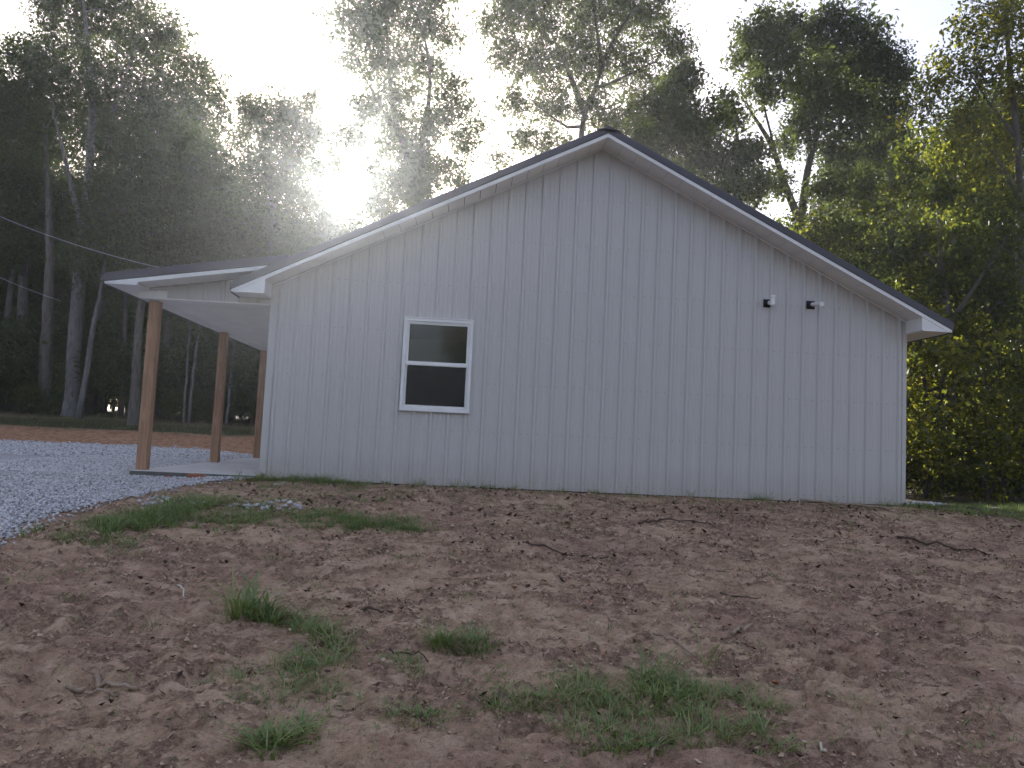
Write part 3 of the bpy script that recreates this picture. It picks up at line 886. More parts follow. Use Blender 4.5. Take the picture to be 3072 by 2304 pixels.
def leaf_mesh(name, C, ln, wd, droop=.35, out=None):
    """folded four-cornered leaves, two triangles each"""
    n = len(C); r = RNG
    d = r.standard_normal((n, 3)); d[:, 2] -= droop
    if out is not None: d += out
    d /= np.linalg.norm(d, axis=1)[:, None]
    s = np.cross(d, r.standard_normal((n, 3)) * .6 + np.array([0, 0, 1.0])); s /= np.linalg.norm(s, axis=1)[:, None] + 1e-9
    up_ = np.cross(s, d)
    big = (.65 + .8 * r.random(n // 24 + 1) ** 1.5).repeat(24)[:n]; l = ln * big * (.6 + .7 * r.random(n)); w_ = wd * big * (.6 + .7 * r.random(n))
    a = C; t = C + d * l[:, None]; m = C + d * (l * .45)[:, None] + up_ * (w_ * .28)[:, None]
    V = np.stack([a, m + s * (w_ * .5)[:, None], t, m - s * (w_ * .5)[:, None]], 1).reshape(-1, 3)
    F = (np.array([(0, 1, 2), (0, 2, 3)])[None] + (4 * np.arange(n))[:, None, None]).reshape(-1, 3)
    return mesh_np(name, V, F)

def make_tree(name, label, cat, lobes, stems, bark, leaf, dens=55, per=26, lsize=(.16, .085), sig=.30, group=None, base_drop=True, ivy=None, twig_up=None):
    (pts0, _, _) = stems[0]
    bx, by = pts0[0][0], pts0[0][1]
    bz = g1(bx, by) - .12
    base = np.array([bx, by, bz])
    root = tag(empty(name, tuple(base)), label, cat, group)
    nodes = []; par = []; srad = []
    for si, (pts, r0, r1) in enumerate(stems):
        P_ = [np.array(p, float) for p in pts]
        if si == 0 and base_drop:
            P_ = [base] + [p for p in P_ if p[2] > bz + .35]
        seg = []
        for a, b in zip(P_[:-1], P_[1:]):
            m = max(1, int(np.linalg.norm(b - a) / .45))
            seg += [a + (b - a) * i / m for i in range(m)]
        seg.append(P_[-1])
        seg = np.array(seg)
        if len(seg) > 4:
            for _ in range(2): seg[1:-1] = .25 * seg[:-2] + .5 * seg[1:-1] + .25 * seg[2:]
        if si == 0: prev = -1
        else:
            prev = int(np.linalg.norm(np.array(nodes) - seg[0], axis=1).argmin()); seg = seg[1:]
        for i, q in enumerate(seg):
            t = i / max(1, len(seg) - 1)
            rr = r0 * (1 - t) + r1 * t
            if si == 0 and i < 3: rr *= 1.0 + .35 * (1 - i / 3)
            nodes.append(q); par.append(prev); srad.append(rr); prev = len(nodes) - 1
    ns = len(nodes)
    at = []
    for (x, y, z, r) in lobes:
        n = max(4, int(dens * r * r))
        v = RNG.standard_normal((n, 3)); v /= np.linalg.norm(v, axis=1)[:, None]
        rr = r * (RNG.random(n) ** .42) * (1 + .12 * RNG.standard_normal(n))
        at.append(np.array([x, y, z]) + v * rr[:, None] * np.array([1, .9, .95]))
    at = np.concatenate(at)
    sub = at if len(at) < 1500 else at[RNG.permutation(len(at))[:1500]]
    Pn, pr_ = grow(sub, list(zip(nodes, par)), step=.40, kill=.55)
    n = len(Pn); kids = np.zeros(n, int)
    for i in range(ns, n): kids[pr_[i]] += 1
    acc = np.where(kids == 0, .0115 ** 2.2, 0.0)
    for i in range(n - 1, 0, -1):
        if pr_[i] >= 0: acc[pr_[i]] += acc[i]
    rad = np.maximum(acc ** (1 / 2.2), .007)
    rad[:ns] = np.maximum(srad, np.minimum(rad[:ns], np.array(srad) * 1.15)) if ns else rad[:ns]
    tr = link("trunk", branch_mesh("trunk", Pn - base, pr_, rad), bark, root)
    C = np.repeat(at, per, 0) + RNG.standard_normal((len(at) * per, 3)) * sig * np.array([1, 1, .8])
    if ivy is not None:
        (i0, i1, rv, k) = ivy
        t = RNG.random(k); seg = np.array(nodes[:ns]); zz = seg[:, 2]
        pick = RNG.choice(np.nonzero((zz > i0) & (zz < i1))[0], k)
        C = np.concatenate([C, seg[pick] + RNG.standard_normal((k, 3)) * rv])
    cw = link("crown", leaf_mesh("crown", C - base, lsize[0], lsize[1]), leaf, root)
    return root

HERO = {
    'ashy': ([[-16.28, 24.19, 18.77, 1.99], [-14.27, 24.2, 19.38, 1.9], [-12.09, 23.44, 18.03, 1.7], [-10.28, 22.84, 15.83, 1.6], [-13.07, 22.24, 15.43, 2.29], [-15.82, 23.1, 15.21, 2.08], [-17.07, 23.16, 16.63, 1.19], [-9.25, 22.22, 14.25, 1.2], [-11.4, 22.23, 14.1, 1.79], [-16.17, 24.7, 21.77, 2.0], [-17.41, 23.8, 19.98, 1.2]],
        [([[-13.55, 22.0, 1.06], [-13.61, 21.84, 3.65], [-13.68, 21.96, 5.61], [-13.87, 22.28, 7.45], [-13.85, 22.24, 8.64]], 0.3, 0.24), ([[-13.73, 22.0, 8.59], [-13.78, 22.21, 10.65], [-13.72, 21.94, 12.58], [-13.86, 22.0, 14.63], [-14.28, 22.11, 16.71], [-14.46, 21.74, 18.56]], 0.22, 0.05), ([[-13.73, 22.0, 8.59], [-14.25, 22.03, 9.96], [-14.69, 21.86, 11.68], [-15.41, 22.23, 13.39]], 0.12, 0.04), ([[-13.73, 22.0, 8.59], [-12.87, 21.74, 9.96], [-12.1, 22.11, 11.34], [-10.89, 22.22, 12.69], [-9.85, 21.84, 13.63]], 0.13, 0.04), ([[-13.67, 22.0, 10.59], [-13.18, 22.24, 12.13], [-13.12, 22.22, 13.76], [-12.44, 21.71, 15.22], [-12.2, 22.12, 17.31]], 0.1, 0.03)]),
    'edge': ([[-18.59, 23.7, 15.71, 1.72], [-18.58, 25.01, 14.13, 1.82], [-19.28, 24.84, 11.61, 1.92], [-17.46, 24.23, 11.09, 1.6], [-18.22, 24.54, 8.57, 1.7], [-20.77, 25.8, 14.75, 1.71], [-16.77, 24.52, 9.51, 1.49]],
        [([[-17.34, 25.0, 1.72], [-17.45, 24.79, 4.85], [-17.79, 25.12, 7.02], [-18.1, 24.97, 10.21], [-18.77, 25.18, 12.86], [-19.24, 24.84, 15.55]], 0.28, 0.06), ([[-17.72, 25.0, 7.0], [-17.1, 24.89, 8.73], [-17.11, 25.18, 10.56]], 0.1, 0.03)]),
    'round': ([[-10.83, 20.02, 11.25, 1.76], [-9.13, 20.02, 11.56, 1.68], [-7.65, 19.31, 10.65, 1.16], [-9.26, 18.74, 9.06, 1.85], [-12.08, 21.13, 9.42, 1.57], [-7.38, 18.92, 8.69, 1.49], [-8.7, 20.9, 7.83, 1.29], [-10.2, 19.66, 7.42, 1.47], [-12.85, 21.17, 7.25, 1.28]],
        [([[-10.18, 20.0, 1.06], [-10.26, 19.94, 4.52], [-10.25, 20.26, 7.19], [-9.95, 20.03, 9.23]], 0.2, 0.1), ([[-10.14, 20.0, 7.14], [-11.09, 19.84, 8.72], [-11.7, 20.14, 10.1]], 0.09, 0.03), ([[-9.94, 20.0, 9.22], [-8.82, 20.1, 10.66], [-8.35, 20.11, 11.65]], 0.09, 0.03)]),
    'gapside': ([[-7.97, 24.91, 15.08, 1.05], [-6.64, 24.28, 15.13, 1.21], [-5.94, 25.37, 15.54, 1.05], [-7.15, 23.98, 13.0, 1.7], [-6.07, 25.5, 13.65, 1.27], [-7.62, 25.35, 11.46, 1.95], [-5.64, 24.68, 11.6, 1.2], [-6.65, 25.78, 10.07, 2.06], [-7.67, 24.2, 9.15, 1.73], [-5.11, 24.72, 9.88, 1.13], [-8.52, 25.77, 16.45, 0.48], [-5.26, 24.69, 16.2, 0.48], [-9.08, 25.55, 8.52, 1.72], [-4.55, 25.29, 9.41, 0.98], [-5.33, 26.15, 14.87, 0.75], [-4.99, 26.28, 13.32, 0.61], [-4.96, 25.58, 11.48, 0.74], [-4.51, 25.8, 10.67, 0.65], [-3.61, 24.1, 9.81, 0.61], [-4.36, 25.55, 14.25, 0.26]],
        [([[-6.4, 25.0, 1.41], [-6.63, 25.21, 5.52], [-6.66, 24.94, 8.53], [-6.75, 25.03, 10.97]], 0.25, 0.14), ([[-6.74, 25.0, 10.96], [-7.32, 24.99, 13.15], [-7.97, 25.28, 15.24]], 0.11, 0.03), ([[-6.74, 25.0, 10.96], [-6.01, 24.89, 13.2], [-5.83, 24.94, 15.25]], 0.11, 0.03)]),
    'ivied': ([[-2.43, 18.7, 16.8, 1.05], [-1.52, 19.79, 17.88, 1.19], [-0.22, 20.34, 17.9, 1.06], [0.91, 21.13, 18.02, 0.87], [-2.85, 21.1, 16.47, 0.72], [-1.11, 19.55, 15.62, 1.18], [0.18, 21.27, 16.59, 0.92], [1.52, 19.19, 14.58, 0.67], [-2.09, 20.84, 14.28, 0.8], [-0.52, 19.11, 13.81, 0.95], [1.18, 19.75, 13.64, 0.86], [2.11, 18.89, 12.3, 0.61], [-2.51, 20.93, 12.98, 0.66], [0.08, 20.85, 11.83, 0.91], [0.2, 19.06, 10.16, 0.85], [1.19, 20.07, 11.53, 0.8], [2.62, 19.37, 13.3, 0.5], [-2.1, 19.98, 19.34, 1.35], [-0.02, 20.14, 19.62, 1.35], [-0.99, 18.98, 11.92, 0.49], [-0.28, 20.95, 12.94, 0.65], [2.02, 19.42, 14.05, 0.46], [1.98, 19.86, 11.12, 0.57], [-2.64, 18.85, 11.2, 0.45], [-1.43, 18.71, 10.86, 0.57], [-0.57, 19.21, 10.72, 0.68], [-1.21, 19.59, 9.86, 0.64], [-0.89, 21.11, 9.76, 0.75], [-2.21, 21.01, 9.44, 0.49], [-3.1, 19.95, 12.73, 0.38], [-0.27, 19.88, 10.78, 0.76]],
        [([[0.79, 20.0, 7.81], [0.54, 20.1, 10.32], [-0.07, 20.22, 11.88], [-0.54, 19.9, 12.9], [-0.89, 20.18, 13.97], [-1.11, 19.94, 15.62], [-1.34, 20.06, 17.65]], 0.3, 0.05), ([[0.54, 20.0, 10.29], [0.35, 20.14, 12.28], [0.49, 20.0, 13.41], [0.61, 20.11, 14.45], [0.55, 20.12, 16.24], [0.02, 19.7, 17.76]], 0.16, 0.03), ([[0.49, 20.0, 13.41], [1.25, 19.72, 14.12], [1.98, 19.79, 14.8]], 0.05, 0.02), ([[-0.55, 20.0, 12.94], [-1.38, 19.83, 13.98], [-2.22, 19.82, 15.47]], 0.06, 0.02)]),
    'fork': ([[3.63, 19.83, 18.12, 1.3], [5.59, 20.26, 18.84, 1.51], [7.71, 21.26, 19.81, 1.51], [9.95, 22.0, 19.99, 1.52], [10.9, 20.61, 18.02, 1.01], [3.54, 20.65, 16.84, 0.9], [5.14, 20.78, 16.83, 1.4], [7.22, 21.47, 17.55, 1.51], [9.35, 21.74, 17.43, 1.51], [10.94, 22.15, 16.68, 0.93], [4.23, 20.68, 14.87, 0.79], [5.9, 21.54, 15.18, 1.1], [7.69, 20.59, 14.89, 1.2], [4.66, 21.84, 13.86, 0.67], [5.55, 20.3, 13.1, 0.75], [3.69, 21.96, 12.9, 0.55], [6.7, 21.01, 21.16, 1.82], [9.48, 21.59, 21.54, 1.63], [4.29, 21.09, 20.58, 1.41], [9.28, 20.52, 14.67, 1.0], [6.52, 20.99, 13.03, 0.6]],
        [([[7.25, 21.0, 8.44], [7.06, 20.73, 13.58], [7.12, 20.73, 14.66], [7.66, 21.02, 15.94], [7.87, 20.99, 17.04], [8.33, 21.2, 18.3], [9.01, 20.71, 19.28]], 0.3, 0.06), ([[7.16, 21.0, 14.78], [6.82, 21.03, 15.85], [6.33, 20.99, 16.87], [5.6, 21.06, 18.36]], 0.15, 0.04), ([[7.88, 21.0, 17.05], [7.64, 21.14, 18.57], [7.36, 21.01, 19.95]], 0.1, 0.03), ([[7.66, 21.0, 15.93], [8.72, 21.04, 16.51], [9.9, 21.0, 17.21]], 0.07, 0.03), ([[7.03, 21.0, 13.89], [5.97, 21.07, 14.46], [4.72, 20.85, 15.29]], 0.06, 0.02)]),
    'lowoak': ([[10.14, 16.14, 13.97, 0.78], [9.38, 16.45, 13.0, 0.93], [10.34, 15.2, 12.18, 1.1], [12.17, 17.27, 13.38, 0.71], [9.3, 16.64, 11.65, 0.93], [10.87, 17.18, 11.61, 1.1], [11.72, 15.46, 11.11, 0.93], [12.9, 15.85, 10.31, 0.81], [11.47, 15.38, 9.71, 0.98], [9.65, 14.82, 9.49, 0.84], [8.43, 14.74, 11.27, 0.64], [9.98, 15.34, 14.18, 0.41], [12.07, 16.94, 14.14, 0.24], [12.52, 15.13, 11.21, 0.51]],
        [([[11.44, 16.0, 6.16], [11.3, 16.11, 9.42], [10.92, 15.85, 10.86], [10.5, 15.74, 12.34]], 0.2, 0.05), ([[11.26, 16.0, 9.38], [12.11, 15.82, 10.58], [12.35, 16.11, 12.1], [11.85, 16.0, 13.33]], 0.08, 0.02), ([[10.96, 16.0, 10.92], [9.74, 16.03, 11.71], [9.18, 15.97, 12.69]], 0.08, 0.02)]),
    'bigoak': ([[13.45, 17.41, 16.98, 0.89], [14.6, 17.97, 17.58, 0.89], [13.68, 19.1, 16.74, 0.77], [14.14, 17.22, 15.63, 1.01], [16.23, 18.61, 17.47, 1.02], [16.95, 17.35, 17.33, 1.02], [16.31, 17.2, 17.95, 0.41], [18.09, 17.54, 16.95, 0.86], [15.49, 16.94, 14.86, 1.2], [18.08, 19.13, 16.5, 1.3], [18.73, 17.65, 16.01, 1.02], [13.59, 17.16, 14.54, 0.77], [15.09, 16.7, 13.22, 0.92], [16.75, 16.86, 13.63, 1.26], [18.34, 17.26, 14.1, 1.07], [19.57, 17.79, 15.76, 0.63], [16.92, 18.26, 12.63, 1.01], [18.98, 19.25, 13.24, 1.07], [15.33, 19.02, 13.29, 0.59], [16.3, 17.33, 10.85, 0.84], [18.09, 18.29, 11.29, 1.01], [20.07, 19.1, 13.85, 0.74], [14.13, 16.96, 10.76, 0.55], [13.44, 18.92, 17.62, 0.33]],
        [([[15.49, 18.0, 6.77], [15.46, 17.94, 9.33], [15.67, 18.17, 10.66], [15.66, 17.89, 11.8], [15.92, 18.08, 12.52], [16.17, 18.0, 13.46], [16.25, 17.76, 14.93], [16.6, 18.16, 17.07]], 0.34, 0.05), ([[15.48, 18.0, 9.72], [14.78, 18.19, 11.54], [14.37, 17.99, 12.68], [13.77, 17.93, 13.44], [13.43, 18.27, 14.24], [12.95, 17.92, 14.94]], 0.16, 0.03), ([[15.88, 18.0, 12.49], [15.73, 18.23, 14.15], [14.81, 17.95, 15.86], [14.4, 17.92, 17.15]], 0.12, 0.03), ([[16.17, 18.0, 13.46], [17.1, 17.92, 14.3], [17.93, 17.74, 15.61]], 0.1, 0.03), ([[15.6, 18.0, 10.6], [16.73, 17.87, 11.62], [17.83, 17.84, 12.62]], 0.08, 0.03), ([[14.38, 18.0, 12.69], [13.62, 17.74, 14.91], [13.88, 18.02, 16.78]], 0.05, 0.02)]),
    'tallright': ([[19.05, 11.85, 15.22, 0.97], [19.22, 10.77, 14.08, 1.12], [17.54, 11.11, 13.77, 0.59], [18.32, 13.09, 14.03, 0.67], [18.02, 11.05, 12.74, 0.96], [19.76, 11.67, 12.73, 1.12], [17.82, 13.17, 13.23, 0.59], [16.24, 10.99, 11.04, 0.66], [17.92, 11.77, 11.43, 0.96], [20.28, 12.78, 11.49, 1.11], [17.53, 10.75, 9.53, 0.95], [16.75, 10.88, 9.88, 0.66], [20.76, 13.12, 9.91, 0.96], [19.98, 12.48, 16.87, 1.2], [20.68, 11.38, 13.49, 1.2], [21.12, 11.95, 11.36, 1.19]],
        [([[19.98, 12.0, 0.68], [19.9, 11.85, 3.54], [20.17, 12.24, 6.56], [20.17, 12.27, 9.08], [19.7, 11.74, 10.87], [19.71, 12.01, 12.51], [19.4, 11.81, 14.22], [19.43, 11.94, 15.85]], 0.22, 0.05), ([[19.97, 12.0, 8.98], [19.26, 12.14, 10.54], [18.32, 12.13, 11.54]], 0.08, 0.02), ([[19.89, 12.0, 10.99], [18.87, 11.81, 11.9], [18.16, 11.9, 13.1]], 0.06, 0.02)]),
    'sunlit_right': ([[14.6, 9.31, 9.0, 0.55], [15.54, 9.2, 8.23, 0.72], [17.0, 9.97, 7.91, 0.72], [15.03, 10.25, 8.14, 0.65], [17.44, 9.07, 7.79, 0.76], [13.78, 9.35, 7.25, 0.58], [14.44, 8.37, 6.63, 0.8], [16.17, 9.15, 6.57, 0.78], [18.48, 10.66, 6.96, 0.84], [14.41, 9.51, 6.15, 0.64], [15.84, 9.65, 5.61, 0.77], [17.28, 9.78, 5.33, 0.84], [18.29, 9.67, 5.37, 0.78], [15.84, 10.29, 4.67, 0.58], [12.75, 8.87, 6.66, 0.46], [15.02, 9.02, 9.57, 0.39]],
        [([[16.03, 9.5, 0.46], [16.2, 9.73, 2.51], [16.01, 9.5, 4.42], [15.99, 9.78, 5.78], [15.6, 9.28, 6.95], [15.77, 9.67, 8.41]], 0.19, 0.05), ([[15.81, 9.5, 5.71], [15.06, 9.48, 6.71], [14.51, 9.48, 7.73], [14.11, 9.73, 8.05]], 0.07, 0.02), ([[16.01, 9.5, 4.42], [16.79, 9.28, 5.72], [17.77, 9.51, 7.15]], 0.07, 0.02)]),
    'rightlow': ([[14.02, 7.35, 3.3, 0.47], [14.89, 7.59, 2.9, 0.53], [16.61, 8.83, 3.6, 0.59], [16.57, 7.74, 3.0, 0.65], [15.02, 8.74, 2.4, 0.47], [15.36, 6.74, 2.19, 0.53], [18.06, 9.3, 1.95, 0.53], [16.2, 9.18, 4.13, 0.59], [14.58, 8.46, 4.68, 0.48], [16.29, 7.21, 1.12, 0.35]],
        [([[14.56, 8.0, 0.33], [14.62, 8.09, 1.51], [14.29, 7.81, 2.31], [14.25, 7.92, 3.37], [14.06, 7.72, 4.28]], 0.09, 0.03), ([[14.56, 8.0, 1.27], [14.63, 7.74, 2.2], [14.9, 7.79, 3.39]], 0.07, 0.02), ([[14.4, 8.0, 2.32], [15.52, 7.81, 2.72], [16.79, 8.2, 3.3]], 0.03, 0.015)]),
}


hero = [
 ('ashy', 'tall_tree', 'tall tree with pale grey trunk forking into slender stems behind the gravel yard', BARK_ASH, LEAF_DARK, 50, 26),
 ('edge', 'tall_tree', 'tall dark tree at the far left edge, trunk left of the pale forked one', BARK_MID, LEAF_DARK, 50, 24),
 ('round', 'leafy_tree', 'dense round-crowned dark tree above the left end of the porch roof', BARK_MID, LEAF_DARK, 62, 26),
 ('gapside', 'leafy_tree', 'dense tree with notched top just left of the sun gap above the porch', BARK_MID, LEAF_DARK, 62, 26),
 ('ivied', 'oak_tree', 'airy tall oak with leaf-wrapped trunk just right of the sun, left of the roof peak', BARK_DARK, LEAF_DARK, 58, 27),
 ('fork', 'oak_tree', 'tall spreading tree with forked dark trunk rising straight behind the roof peak', BARK_DARK, LEAF_MID, 52, 26),
 ('lowoak', 'oak_tree', 'low dark oak crown just above the right slope of the roof beside the peak', BARK_DARK, LEAF_MID, 92, 26),
 ('bigoak', 'oak_tree', 'big broad oak with stout dark trunk standing over the right slope of the roof', BARK_DARK, LEAF_MID, 84, 27),
 ('tallright', 'tall_tree', 'tall thin-trunked tree with sunlit yellowish leaves reaching the top at the far right', BARK_MID, LEAF_BRIGHT, 46, 26),
 ('sunlit_right', 'leafy_tree', 'sunlit yellow-green tree with spreading crown above the right eave', BARK_MID, LEAF_MIX, 40, 28),
 ('rightlow', 'young_tree', 'young double-stemmed tree with bright low leaves beside the right wall corner', BARK_DARK, LEAF_BRIGHT, 46, 26),
]
for (k, nm, lab, bark, leaf, dens, per) in hero:
    lob, st = HERO[k]
    ls = (.15, .085) if k in ('tallright', 'sunlit_right', 'rightlow') else (.17, .095)
    iv = (7.5, 13.8, .36, 6000) if k == 'ivied' else None
    make_tree(nm, lab, "tree", lob, st, bark, leaf, dens, per, ls, .21 if k not in ('rightlow', 'sunlit_right') else .17, ivy=iv)

# saplings and slim trunks in the dark wood on the left, each where it stands
def slim(label, pts, r0, r1, bark, cr_=None, nleaf=1500, leaf=LEAF_DARK):
    b = np.array(pts[0]); b[2] = g1(b[0], b[1]) - .08
    root = tag(empty("slender_tree", tuple(b)), label, "tree", "slender trunks at the edge of the left wood")
    mb = MB(); n = len(pts)
    P_ = [Vector(b - b)] + [Vector(np.array(p) - b) for p in pts[1:]]
    fine_ = []
    for a, c in zip(P_[:-1], P_[1:]):
        for i in range(4): fine_.append(a.lerp(c, i / 4) + Vector((random.uniform(-.02, .02), random.uniform(-.02, .02), 0)))
    fine_.append(P_[-1])
    m = len(fine_)
    mb.tube(fine_, [r0 * (1.25 if i == 0 else 1) * (1 - i / (m - 1)) + r1 * i / (m - 1) for i in range(m)], 7)
    mb.build("trunk", bark, root, 0, True)
    top = np.array(P_[-1])
    C = top + RNG.standard_normal((nleaf, 3)) * np.array([.9, .9, 1.1])
    link("crown", leaf_mesh("crown", C, .16, .09), leaf, root)
SLIM = [('pale slim trunk leaning right beside the forked pale tree', [[-12.49, 20.5, 0.96], [-12.22, 20.5, 4.68], [-12.06, 20.5, 6.38], [-11.93, 20.5, 8.29]], 0.12, 0.025, 1), ('thin pale sapling stem left of a close pair, seen through the porch', [[-8.63, 21.0, 0.92], [-8.66, 21.0, 2.49], [-8.66, 21.0, 4.39], [-8.67, 21.0, 5.73]], 0.05, 0.03, 1), ('thin pale sapling stem leaning right, seen between first and second porch posts', [[-8.43, 21.0, 0.93], [-8.39, 21.0, 2.88], [-8.29, 21.0, 4.41], [-8.25, 21.0, 6.33]], 0.06, 0.03, 1), ('thin grey stem between the second and third porch posts', [[-7.23, 22.0, 0.98], [-7.2, 22.0, 2.44], [-7.15, 22.0, 3.82], [-7.19, 22.0, 5.8]], 0.055, 0.03, 1), ('thick dark trunk in the shade left of the pale forked tree', [[-15.2, 23.0, 1.01], [-15.37, 23.0, 4.7], [-15.53, 23.0, 7.52], [-15.84, 23.0, 10.37], [-16.17, 23.0, 13.04]], 0.3, 0.05, 0), ('dark straight trunk behind the first porch post', [[-10.63, 24.0, 1.07], [-10.71, 24.0, 4.69], [-10.78, 24.0, 7.2], [-10.9, 24.0, 9.74]], 0.14, 0.07, 0), ('dark slim trunk right of the leaning pale one', [[-12.2, 23.5, 0.98], [-12.31, 23.5, 3.71], [-12.43, 23.5, 6.17], [-12.67, 23.5, 8.65]], 0.1, 0.06, 0), ('dim slim trunk close to the third porch post', [[-6.73, 24.0, 1.05], [-6.78, 24.0, 2.61], [-6.8, 24.0, 4.07], [-6.92, 24.0, 5.74]], 0.07, 0.04, 0)]
for s in SLIM:
    slim(s[0], s[1], s[2], s[3], BARK_ASH if s[4] else BARK_MID)

# template trees and shrubs for the wood; every one placed is its own tree > trunk, crown
def template(kind_, h, r, dens, per, bark, leaf, ls, sig):
    if kind_ == 'tree':
        lobes = []
        for k in range(9):
            a = random.uniform(0, 6.28); t = random.uniform(.35, 1)
            q = r * (1.0 - .55 * abs(t - .55) / .45) * random.uniform(.35, .75)
            lobes.append((math.cos(a) * q, math.sin(a) * q, h * t, r * random.uniform(.38, .55)))
        lobes.append((0, 0, h * .95, r * .4)); lobes.append((0, 0, h * .7, r * .5))
        st = [([(0, 0, 0), (.1, .05, h * .3), (-.1, .1, h * .6), (0, 0, h * .92)], .022 * h, .04)]
    else:
        lobes = []
        for k in range(8):
            a = random.uniform(0, 6.28); q = r * random.uniform(.2, .75)
            lobes.append((math.cos(a) * q, math.sin(a) * q, h * random.uniform(.18, .8), r * random.uniform(.32, .5)))
        st = [([(0, 0, 0), (.05, 0, h * .4), (0, .05, h * .75)], .05, .015), ([(0, 0, .1), (.4 * r, .1, h * .5)], .03, .012), ([(0, 0, .1), (-.35 * r, -.2 * r, h * .55)], .03, .012)]
    return lobes, st, dens, per, bark, leaf, ls, sig
def instance_from(src_root, name, label, cat, group, loc, rz, s):
    r = src_root.copy(); r.name = name; COL.objects.link(r)
    r.location = loc; r.rotation_euler = (0, 0, rz); r.scale = s if hasattr(s, '__len__') else (s, s, s)
    tag(r, label, cat, group)
    for ch in src_root.children:
        c = ch.copy(); COL.objects.link(c); c.parent = r
    return r
def proto(kind_, *a):
    """mesh pair built round the origin; used as the first of its copies"""
    lobes, st, dens, per, bark, leaf, ls, sig = template(kind_, *a)
    return make_tree("wood_tree" if kind_ == 'tree' else "leafy_shrub", "x", "tree", lobes, st, bark, leaf, dens, per, ls, sig, base_drop=False)
class Kind:
    def __init__(s, *a): s.root = proto(*a); s.used = False; s.off = s.root.location.copy()
    def place(s, name, label, cat, group, x, y, rz, sc_, dz=0):
        loc = (x, y, g1(x, y) - .1 + dz)
        if not s.used:
            s.used = True; r = s.root; r.name = name; r.location = loc; r.rotation_euler = (0, 0, rz); r.scale = (sc_, sc_, sc_); tag(r, label, cat, group); return r
        return instance_from(s.root, name, label, cat, group, loc, rz, sc_)
kT = [Kind('tree', 17, 4.2, 30, 22, BARK_MID, LEAF_DARK, (.24, .14), .42), Kind('tree', 20, 4.6, 28, 22, BARK_DARK, LEAF_DARK, (.25, .14), .44), Kind('tree', 14, 3.6, 34, 22, BARK_MID, LEAF_MID, (.22, .12), .40)]
kS = [Kind('shrub', 3.2, 2.0, 55, 24, BARK_DARK, LEAF_DARK, (.17, .095), .25), Kind('shrub', 4.4, 2.3, 50, 24, BARK_DARK, LEAF_MID, (.17, .10), .27), Kind('shrub', 1.6, 1.3, 80, 22, BARK_DARK, LEAF_MID, (.13, .075), .18)]
kB = [Kind('shrub', 4.6, 2.0, 15, 28, BARK_DARK, LEAF_BRIGHT, (.135, .10), .17), Kind('shrub', 2.4, 1.5, 20, 26, BARK_DARK, LEAF_BRIGHT, (.12, .09), .14), Kind('tree', 8.5, 2.6, 15, 30, BARK_DARK, LEAF_MIX, (.15, .105), .20)]
rr = random.Random(4)
def rz(): return rr.uniform(0, 6.28)
# left wood behind the gravel yard
GL = "deep trees of the dark wood behind the gravel yard"
for (x, y, k, s) in [(-29.3, 25.2, 2, 0.9), (-23.5, 25.4, 0, 0.74), (-18.1, 24.9, 2, 0.79), (-14.4, 25.5, 2, 0.77), (-33.9, 28.6, 2, 0.81), (-28.2, 29.1, 2, 0.98), (-22.7, 31.7, 0, 0.98), (-16.9, 28.5, 2, 0.82), (-14.0, 31.9, 0, 0.99), (-41.6, 37.3, 2, 0.89), (-36.0, 37.6, 0, 1.01), (-29.8, 34.7, 2, 1.04), (-24.2, 36.9, 1, 0.96), (-18.8, 34.5, 0, 1.01), (-50.3, 44.2, 0, 1.02), (-45.4, 42.7, 0, 0.81), (-40.8, 43.9, 2, 0.94), (-34.5, 41.9, 0, 0.88), (-29.5, 41.1, 1, 1.04), (-25.5, 43.8, 2, 0.88), (-18.3, 42.5, 0, 1.02), (-57.9, 51.7, 0, 0.96), (-52.7, 50.7, 1, 1.03), (-48.3, 50.2, 2, 0.8), (-42.7, 49.1, 2, 0.95), (-38.1, 50.3, 2, 0.97), (-33.1, 52.0, 0, 0.95), (-28.6, 50.5, 0, 0.87), (-23.0, 49.7, 2, 1.01), (-17.1, 49.4, 0, 1.04), (-7.2, 27, 2, 0.7), (-3.6, 26.5, 2, 0.68), (-0.2, 27.5, 2, 0.62), (3.0, 28, 2, 0.55), (-22, 28, 2, 0.62), (-18.5, 29, 2, 0.55), (-15, 27.5, 2, 0.6), (-11.5, 30, 2, 0.62), (-9, 28.5, 2, 0.55), (-5.5, 30.5, 2, 0.6), (-25, 33, 2, 0.66), (-20, 34, 2, 0.6), (-14, 34, 2, 0.62), (-8, 35, 2, 0.6), (-3, 34, 2, 0.6), (-28, 29, 2, 0.6)]:
    kT[k].place("wood_tree", "tall dark background tree deep in the wood behind the gravel yard", "tree", GL, x, y, rz(), s)
GS = "dark shrubs along the edge of the left wood"
